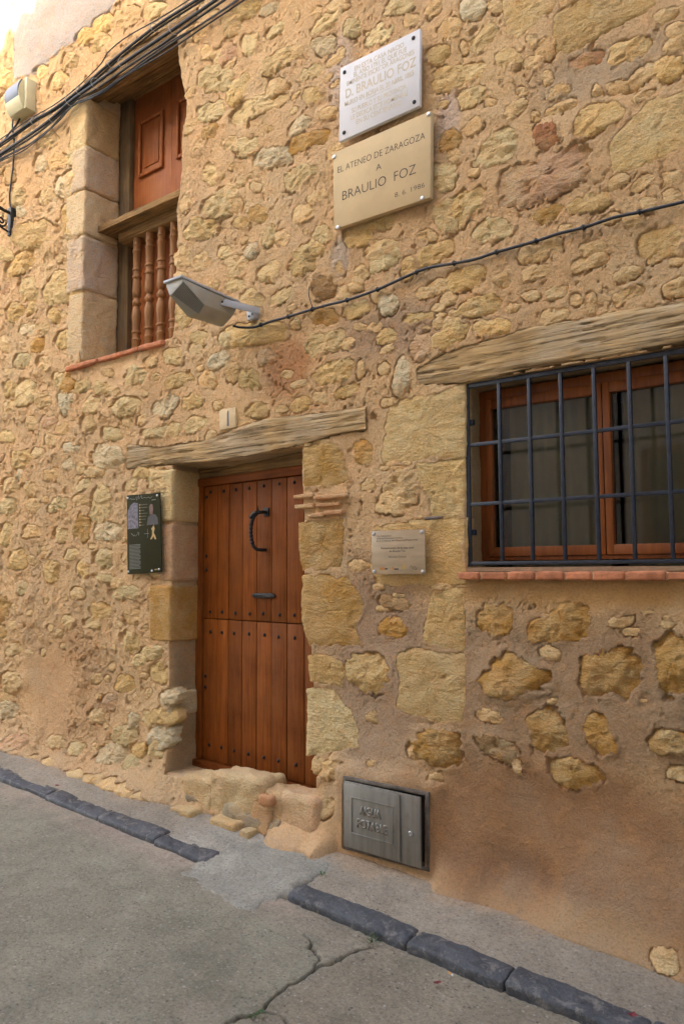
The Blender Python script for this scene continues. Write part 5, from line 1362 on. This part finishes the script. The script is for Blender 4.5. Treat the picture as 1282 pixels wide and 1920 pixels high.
rect_on('logo', 0.155, 0.095, 0.245, 0.155, 'logo_orange'); rect_on('logo', 0.25, 0.11, 0.30, 0.135, 'print_navy'); rect_on('logo', 0.39, 0.10, 0.425, 0.165, 'logo_orange'); rect_on('logo', 0.43, 0.10, 0.51, 0.13, 'print_navy')
MB().prism([(x0 + u * W_, z0 + v * H_) for u, v in [(0.58, 0.10), (0.64, 0.10), (0.645, 0.19), (0.625, 0.215), (0.61, 0.235), (0.595, 0.215), (0.575, 0.19)]], yt2, yt2 + 0.0005).build('crest', M['print_gold'], ap)
MB().tube(spline([(x0 + u * W_, yt2, z0 + v * H_) for u, v in [(0.72, 0.15), (0.75, 0.19), (0.78, 0.12), (0.80, 0.18), (0.84, 0.12), (0.80, 0.105), (0.86, 0.11)]], 5), 0.0009, 5).build('signature_logo', M['print_navy'], ap)
bolts(ap, [(x0 + 0.012, z1 - 0.014), (x1 - 0.017, z1 - 0.013), (x0 + 0.014, z0 + 0.014), (x1 - 0.014, z0 + 0.014)], Ya - 0.0055, 'alu', 0.72)
# house number on a small pale tile
hn = thing('house_number', 'small pale plaster tile with a blue-grey number one above the door lintel', 'house number')
yn = -wall_front(-3.474, -3.338, 2.483, 2.61) + 0.004
q4 = [P(*p, yn) for p in [(413, 807), (443, 801), (443, 763), (413, 769)]]
MB().prism(q4, yn - 0.006, yn + 0.04).build('tile', plain('pale_tile', lin(212, 186, 142), 0.7, 0, 0.12, 18), hn, bevel=0.003)
q5 = [P(*p, yn - 0.007) for p in [(425.6, 799), (429.2, 798.4), (428.6, 771), (427.2, 769.5), (425.8, 776)]]
MB().prism(q5, yn - 0.0072, yn - 0.0058).build('digit', plain('number_blue', (0.10, 0.115, 0.14), 0.6), hn)

# ------------------------------------------------------------------ water meter box
ym = -0.054
wb = thing('water_meter_box', 'grey metal water meter cabinet door embossed AIGUA POTABLE, slightly ajar', 'meter box')
fo = [P(*p, ym) for p in [(644.8, 1592.7), (807, 1633.4), (802.7, 1484.5), (642.6, 1455.6)]]
xa, xb = (fo[0][0] + fo[3][0]) / 2, (fo[1][0] + fo[2][0]) / 2; za, zb = (fo[0][1] + fo[1][1]) / 2, (fo[2][1] + fo[3][1]) / 2
fw = 0.017
m2 = MB()
m2.box((xa, ym - 0.004, za), (xa + fw, ym + 0.08, zb)); m2.box((xb - fw, ym - 0.006, za), (xb, ym + 0.08, zb)); m2.box((xa + fw, ym - 0.006, zb - fw), (xb - fw, ym + 0.08, zb)); m2.box((xa + fw, ym - 0.006, za), (xb - fw, ym + 0.08, za + fw))
m2.build('frame', M['rust'], wb, bevel=0.002)
MB().box((xa + fw, ym + 0.05, za + fw), (xb - fw, ym + 0.07, zb - fw)).build('back', M['engrave'], wb)
DW, DH = xb - xa - 2 * fw - 0.012, zb - za - 2 * fw - 0.004
md = MB().box((0, -0.016, 0), (DW, -0.002, DH)).build('door', M['zinc'], wb, bevel=0.003, loc=(xa + fw + 0.004, ym - 0.004, za + fw + 0.003), rot=(0, 0, R(-2.6)))
MB().box((0.004, -0.026, 0.004), (DW * 0.76, -0.0165, DH - 0.006)).build('raised_panel', M['zinc'], md, bevel=0.006)
px0, px1, pz0, pz1 = DW * 0.12, DW * 0.68, DH * 0.24, DH * 0.80
m2 = MB()
for (a_, b_, c_, d_) in ((px0, px1, pz0, pz0 + 0.007), (px0, px1, pz1 - 0.007, pz1), (px0, px0 + 0.005, pz0 + 0.007, pz1 - 0.007), (px1 - 0.005, px1, pz0 + 0.007, pz1 - 0.007)): m2.box((a_, -0.0295, c_), (b_, -0.0255, d_))
m2.build('embossed_border', M['zinc'], md, bevel=0.0015)
def emboss(txt, x, z, w, h):
    o = lettering(md, txt, x, z, -0.0285, w, h, 'zinc', bold=0.03, name='embossed_lettering')
    bm = bmesh.new(); bm.from_mesh(o.data); g = bmesh.ops.extrude_face_region(bm, geom=bm.faces[:])
    for v in [e for e in g['geom'] if isinstance(e, bmesh.types.BMVert)]: v.co.y += 0.0035
    bmesh.ops.recalc_face_normals(bm, faces=bm.faces); bm.to_mesh(o.data); bm.free()
emboss('AIGUA', (px0 + px1) / 2 - 0.01, DH * 0.565, 0.135, 0.042); emboss('POTABLE', (px0 + px1) / 2, DH * 0.365, 0.190, 0.042)
lk = MB().lathe([(0.012, 0), (0.012, 0.006), (0.008, 0.008), (0.008, 0.004), (0.002, 0.004)], 14).build('lock', M['alu'], md, smooth=True, loc=(DW * 0.885, -0.0155, DH * 0.46), rot=(R(90), 0, 0))

# ------------------------------------------------------------------ floodlight
fl = thing('floodlight', 'grey ribbed floodlight on a bracket pointing up the wall', 'floodlight')
M['lamp_body'] = plain('lamp_grey', (0.34, 0.32, 0.26), 0.55, 0.1, 0.1, 10)
M['lamp_side'] = plain('lamp_aluminium', (0.44, 0.44, 0.45), 0.5, 0.2, 0.08, 10)
M['lamp_fin'] = plain('lamp_fin', (0.22, 0.205, 0.165), 0.6)
S = [np.array(P3(344, 527, -0.54)), np.array(P3(383, 571, -0.40)), np.array(P3(437, 592, -0.14))]
Tt = [np.array(P3(322, 552, -0.56)), np.array(P3(372, 588, -0.42)), np.array(P3(419, 612, -0.15))]
F = [np.array(P3(342, 521, -0.54)), np.array(P3(392, 545, -0.36)), np.array(P3(449, 569, -0.12))]
wx = max(0.14, 2.0 * abs(np.mean([s[0] - t[0] for s, t in zip(S, Tt)])))
ring = []
for k in range(3):
    l = F[k] + np.array([-wx, 0, 0]); sl = S[k] + np.array([-wx, 0, 0])
    t2 = Tt[k].copy(); t3 = Tt[k] + np.array([-(wx - 2 * (S[k][0] - Tt[k][0])) if wx > 2 * (S[k][0] - Tt[k][0]) else -0.02, 0, 0])
    ring.append([F[k], S[k], t2, t3, sl, l])
vs = [tuple(p) for r_ in ring for p in r_]; fs = []
for k in range(2):
    for j in range(6): fs.append((k * 6 + j, k * 6 + (j + 1) % 6, (k + 1) * 6 + (j + 1) % 6, (k + 1) * 6 + j))
fs += [tuple(range(5, -1, -1)), tuple(12 + j for j in range(6))]
MB().add(vs, fs).build('housing', M['lamp_body'], fl, bevel=0.004)
m2 = MB()
e = np.array([0.006, 0, 0]); u = np.array([0, 0, 0.014])
f0, f2 = F[0] + np.array([0, -0.012, 0.0]), F[2]
m2.hexa([f0 + e, f2 + e, f2 - e - [wx, 0, 0], f0 - e - [wx, 0, 0], f0 + e + u, f2 + e + u, f2 - e - [wx, 0, 0] + u, f0 - e - [wx, 0, 0] + u])
m2.build('glass_frame', M['lamp_side'], fl, bevel=0.003)
for k in range(9):
    t_ = (k + 0.4) / 8.8
    a_ = S[0] * (1 - t_) + Tt[0] * t_; b_ = S[1] * (1 - t_) + Tt[1] * t_
    o_ = np.array([0.004, -0.002, -0.003])
    MB().tube([a_ + o_, b_ + o_], 0.0032, 6).build('fin', M['lamp_fin'], fl)
br0, br1, br2 = np.array(P3(411, 566, -0.255)), np.array(P3(440, 574, -0.14)), np.array(P3(484, 584, -0.035))
def strip(p, q, w, th, name, par, mat):
    p = np.array(p); q = np.array(q); dz = np.array([0, 0, w / 2]); dx = np.array([th / 2, 0, 0])
    return MB().hexa([p - dz - dx, p - dz + dx, q - dz + dx, q - dz - dx, p + dz - dx, p + dz + dx, q + dz + dx, q + dz - dx]).build(name, M[mat], par, bevel=0.002)
off = np.array([0.012, 0, 0])
strip(br0 + off, br2 + off, 0.042, 0.005, 'bracket_arm', fl, 'lamp_side')
wfl = -wall_front(-3.24, -3.14, 3.08, 3.2)
c_ = np.array(P(476, 592, wfl)); MB().box((c_[0] - 0.03, min(wfl, -0.035) - 0.006, c_[1] - 0.03), (c_[0] + 0.03, min(wfl, -0.035) + 0.03, c_[1] + 0.045)).build('wall_plate', M['lamp_side'], fl, bevel=0.003)
bolts(fl, [(c_[0] - 0.012, c_[1] - 0.008), (c_[0] + 0.015, c_[1] + 0.0)], min(wfl, -0.035) - 0.006, 'stud', 0.5)
link('pivot_bolt', bpy.data.objects['bolt'].data if 'bolt' in bpy.data.objects else None, None, fl, tuple(br0 + off + np.array([0.003, 0.01, 0])), (0, R(90), 0)).scale = (0.7, 0.7, 0.7)

# ------------------------------------------------------------------ cables
def tube_thing(name, label, cat, pts, r, mat, group=None, n=8, res=6):
    o = MB().tube(spline(pts, res), r, n).build(name, mat if not isinstance(mat, str) else M[mat], None, smooth=True)
    return tag(o, label, cat, group)
def out_at(x, z):
    i = min(len(XS) - 1, np.searchsorted(XS, x)); j = min(len(ZZ) - 1, np.searchsorted(ZZ, z)); return float(MO[j, i])
def wallpts(pxs, extra=0.01, floor=0.0):
    out = []
    for (px, py) in pxs:
        x, z = P(px, py); o = max(floor, out_at(x, z)) + extra; out.append(P3(px, py, -o))
    return out
LC = [(437, 611), (452, 614), (478, 613), (510, 602), (540, 594), (585, 580), (617, 571), (650, 563), (707, 543), (760, 519), (800, 503), (850, 494), (890, 486), (930, 473), (1004, 452), (1050, 437), (1092, 427), (1150, 408), (1197, 398), (1240, 388), (1282, 378), (1340, 362), (1420, 338)]
pts = wallpts(LC, 0.013, 0.02); pts[0] = P3(437, 611, -0.13); pts[1] = P3(452, 614, -0.085)
tube_thing('power_cable', 'single black cable clipped across the wall from the floodlight', 'cable', pts, 0.0075, 'cable')
clip = None
for (px, py) in [(489, 609), (540, 594), (585, 580), (650, 563), (707, 543), (780, 511), (850, 494), (930, 473), (1004, 452), (1092, 427), (1197, 398)]:
    p = wallpts([(px, py)], 0.013, 0.02)[0]
    if clip is None:
        clip = MB().tube([(-0.006, 0, -0.004), (0.006, 0, 0.004)], 0.0125, 10); m2 = clip; m2.tube([(0.0, -0.004, 0.010), (0.002, 0.03, 0.016)], 0.004, 6)
        co_ = m2.build('cable_clip', M['cable'], None, smooth=True); o = co_
    else:
        o = link('cable_clip', co_.data)
    o.location = p; tag(o, 'small black clip holding the single cable to the wall', 'clip', 'clips along the single wall cable')
tube_thing('thin_wire', 'short thin black wire hanging down a rounded brown stone', 'wire', wallpts([(580, 538), (579, 552), (582, 565), (587, 579)], 0.03, 0.02), 0.0028, 'cable')
BU = [
    ([(-60, 306), (0, 270), (60, 228), (100, 205), (150, 168), (200, 124), (250, 82), (300, 44), (366, 2), (440, -44), (560, -120)], 0.014, 'cable', 0.045),
    ([(-60, 312), (0, 276), (62, 231), (105, 206), (152, 172), (202, 130), (252, 88), (302, 50), (368, 8), (440, -38), (560, -116)], 0.010, 'cable_grey', 0.032),
    ([(-60, 303), (0, 262), (55, 224), (100, 198), (140, 168), (186, 124), (205, 96), (240, 68), (300, 34), (360, -4), (440, -60)], 0.006, 'cable', 0.030),
    ([(-60, 326), (0, 289), (60, 250), (100, 220), (135, 188), (180, 156), (240, 112), (300, 72), (350, 38), (405, 0), (480, -50), (600, -130)], 0.016, 'cable', 0.050),
    ([(-60, 330), (0, 294), (62, 256), (105, 222), (140, 190), (185, 164), (245, 122), (305, 82), (360, 42), (415, 4), (490, -46), (600, -122)], 0.011, 'cable_grey', 0.038),
    ([(-60, 334), (0, 300), (50, 274), (95, 240), (138, 196), (190, 176), (250, 132), (310, 90), (370, 50), (425, 14), (490, -32), (600, -110)], 0.009, 'cable', 0.030),
    ([(-60, 338), (0, 303), (45, 282), (90, 246), (132, 202), (180, 180), (240, 140), (315, 96), (380, 52), (440, 12), (520, -42), (620, -112)], 0.007, 'cable_grey', 0.045),
    ([(-60, 336), (0, 298), (70, 262), (112, 226), (142, 194), (195, 168), (262, 118), (320, 78), (380, 44), (438, 6), (520, -50)], 0.006, 'cable', 0.060)]
LB = ['thick black upper cable of the bundle crossing above the shuttered window', 'grey weathered cable lashed under the thick upper cable of the bundle', 'thin black cable bowing above the upper strand of the bundle', 'thickest black cable in the lower strand of the bundle',
      'grey weathered cable under the thickest lower strand cable', 'medium black cable along the bottom of the lower strand', 'thin grey cable sagging lowest across the window lintel', 'thin black cable twisted over the front of the lower strand']
for k, (pp, r_, mt, ex) in enumerate(BU):
    q = wallpts(pp, ex, 0.015)
    # keep the bundle taut: even out the distance to the wall
    ys = np.array([p[1] for p in q]); ys = np.convolve(np.pad(ys, 1, 'edge'), [0.25, 0.5, 0.25], 'valid'); ys = np.minimum(ys, -0.02 - r_)
    tube_thing('bundle_cable', LB[k], 'cable', [P3(px, py, float(y)) for (px, py), y in zip(pp, ys)], r_ * 0.68, mt, 'cables bundled under the eaves', 8, 6)
for (px, py, s_) in [(66, 228, 1), (133, 188, 1.3), (180, 156, 1.1), (230, 118, 1), (326, 54, 1.1), (150, 170, 0.9), (210, 120, 0.9), (100, 222, 1), (290, 52, 0.9)]:
    c0 = Vector(P3(px, py, -0.075)); m2 = MB()
    ringp = [c0 + Vector((0.010 * math.cos(a) * s_, 0.03 * math.cos(a) * s_, 0.034 * math.sin(a) * s_)) for a in [2 * math.pi * j / 14 for j in range(15)]]
    m2.tube(ringp, 0.0028, 5); o = m2.build('cable_tie', M['tie'], None, smooth=True)
    tag(o, 'pale loop tie around the overhead cable bundle', 'cable tie', 'ties on the cable bundle')
tube_thing('drop_cable', 'thin black cable dropping from the junction box to the iron bracket', 'cable', wallpts([(25, 222), (24, 240), (27, 262), (26, 300), (23, 330), (19, 362), (19, 380), (21, 396)], 0.02, 0.01), 0.0075, 'cable')
tube_thing('loop_cable', 'short black cable looping out beneath the junction box', 'cable', wallpts([(38, 222), (30, 236), (18, 250), (8, 264), (-10, 282)], 0.03, 0.01), 0.008, 'cable')

# ------------------------------------------------------------------ junction box, iron bracket, peg
jb = thing('junction_box', 'cream plastic box with a blue-grey curved face above the cables', 'electrical box')
M['cream'] = plain('cream_plastic', lin(206, 198, 158), 0.45, 0, 0.06)
M['bluegrey'] = plain('blue_grey_plastic', (0.105, 0.125, 0.165), 0.4, 0, 0.12)
x0, x1, z0, z1 = -5.90, -5.655, 5.36, 5.62
MB().box((x0, -0.095, z0), (x1, 0.03, z1)).build('casing', M['cream'], jb, bevel=0.008)
def curved(xa_, xb_, za_, zb_, yb, bulge, name, mat):
    m2 = MB(); n_ = 10; vs = []; fs = []
    for j in range(n_ + 1):
        t_ = j / n_; z_ = za_ + (zb_ - za_) * t_; y_ = yb - bulge * (1 - (2 * t_ - 1) ** 2) - 0.002
        vs += [(xa_, y_, z_), (xb_, y_, z_), (xb_, yb + 0.004, z_), (xa_, yb + 0.004, z_)]
    for j in range(n_):
        for e_ in range(4): fs.append((j * 4 + e_, j * 4 + (e_ + 1) % 4, (j + 1) * 4 + (e_ + 1) % 4, (j + 1) * 4 + e_))
    fs += [(0, 3, 2, 1), tuple(n_ * 4 + e_ for e_ in range(4))]
    return m2.add(vs, fs).build(name, M[mat], jb, smooth=True)
curved(x0 + 0.002, x1 - 0.030, z0 + 0.005, z1 - 0.005, -0.096, 0.045, 'cover', 'cream')
curved(x0 + 0.008, x1 - 0.036, z0 + 0.050, z1 - 0.010, -0.112, 0.036, 'face_plate', 'bluegrey')
MB().box((x0 - 0.07, -0.05, z0 + 0.04), (x0 - 0.003, 0.03, z1 - 0.07)).build('side_module', M['cream'], jb, bevel=0.006)
ib = thing('iron_bracket', 'black wrought iron lamp bracket with a scroll at the wall', 'bracket')
bx, bz = -5.955, 4.51
MB().box((bx - 0.024, -0.045, bz - 0.12), (bx + 0.024, 0.03, bz + 0.12)).build('back_plate', M['iron'], ib, bevel=0.005)
MB().tube(spline([(bx, -0.04, bz + 0.075), (bx, -0.12, bz + 0.085), (bx, -0.25, bz + 0.12), (bx, -0.45, bz + 0.16), (bx, -0.62, bz + 0.17)], 6), 0.014, 8).build('arm', M['iron'], ib, smooth=True)
sp = [(bx, -0.05 - 0.062 - 0.055 * math.cos(a) * (1 - a / 14), bz - 0.02 + 0.06 * math.sin(a) * (1 - a / 14)) for a in [math.pi + j * 0.4 for j in range(24)]]
MB().tube(sp, 0.008, 7).build('scroll', M['iron'], ib, smooth=True)
MB().tube(spline([(bx, -0.05, bz - 0.09), (bx, -0.16, bz - 0.05), (bx, -0.28, bz + 0.04), (bx, -0.40, bz + 0.145)], 6), 0.008, 7).build('brace', M['iron'], ib, smooth=True)
tag(MB().tube(wallpts([(797, 973), (812, 971), (830, 970)], 0.012, 0.015), [0.007, 0.009, 0.006], 8).build('iron_peg', M['rust'], None, smooth=True), 'rusty iron peg lying in a joint between ashlar blocks', 'peg')

# ------------------------------------------------------------------ weeds and litter
M['weed'] = plain('weed_leaf', (0.05, 0.11, 0.025), 0.6, 0, 0.3, 60)
def leaf_poly(c0, dirv, L_, w_, m2):
    d_ = Vector(dirv).normalized(); s_ = d_.cross(Vector((0, 0, 1))); s_ = s_.normalized() if s_.length > 1e-3 else Vector((1, 0, 0)); c0 = Vector(c0)
    up_ = Vector((0, 0, 1)) * 0.15 * L_
    p = [c0, c0 + d_ * L_ * 0.4 + s_ * w_ + up_, c0 + d_ * L_, c0 + d_ * L_ * 0.4 - s_ * w_ + up_, c0 + d_ * L_ * 0.45 + up_ * 0.4]
    m2.add(p, [(0, 1, 4), (1, 2, 4), (2, 3, 4), (3, 0, 4)])
WL = ['tiny green weed sprouting at the wall foot below the meter box', 'small green weed in the joint under a kerb block', 'creeping weed patch beside the kerb near the street crack', 'green weed growing in the long street crack']
for k, (px, py, h0, n_) in enumerate([(604, 1642, 0.055, 12), (692, 1756, 0.01, 12), (700, 1768, 0.004, 18), (484, 1912, -0.01, 22)]):
    gx, gy = G(px, py, h0); m2 = MB()
    for j in range(n_):
        a_ = rng.uniform(0, 6.28); r_ = rng.uniform(0, 0.022)
        leaf_poly((gx + r_ * math.cos(a_), gy + r_ * math.sin(a_), gz(gx) + h0 + rng.uniform(0, 0.012)), (math.cos(a_), math.sin(a_), rng.uniform(0.2, 1.2)), rng.uniform(0.012, 0.026), rng.uniform(0.003, 0.006), m2)
    tag(m2.build('weed', M['weed']), WL[k], 'weed', 'weeds along the kerb')
M['dry_red'] = plain('dry_red_leaf', (0.16, 0.02, 0.022), 0.6, 0, 0.3, 60)
for (px, py, h0, lb) in [(108, 1474, 0.075, 'crumpled dark red leaf on the kerb beside the white stained block'), (820, 1845, 0.008, 'small faded red leaf on the rough concrete street'), (1186, 1907, 0.075, 'crumpled dark red leaf lying on the kerb slate end')]:
    gx, gy = G(px, py, h0); m2 = MB()
    for j in range(4):
        a_ = j * 1.6 + rng.uniform(-0.3, 0.3); leaf_poly((gx, gy, gz(gx) + h0), (math.cos(a_), math.sin(a_), rng.uniform(0.1, 0.7)), 0.022, 0.010, m2)
    tag(m2.build('fallen_leaf', M['dry_red']), lb, 'leaf', 'fallen leaves')
gx, gy = G(845, 1826, 0.012); cb = thing('cigarette_butt', 'cigarette butt lying on the street against the kerb', 'cigarette butt', (gx, gy, gz(gx) + 0.012), (0, 0, R(-25)))
MB().tube([(-0.016, 0, 0), (0.006, 0, 0)], 0.004, 8).build('filter', plain('filter_tan', (0.50, 0.25, 0.09), 0.8), cb)
MB().tube([(0.0065, 0, 0), (0.014, 0, 0)], 0.0038, 8).build('paper', plain('paper_white', (0.7, 0.68, 0.62), 0.8), cb)
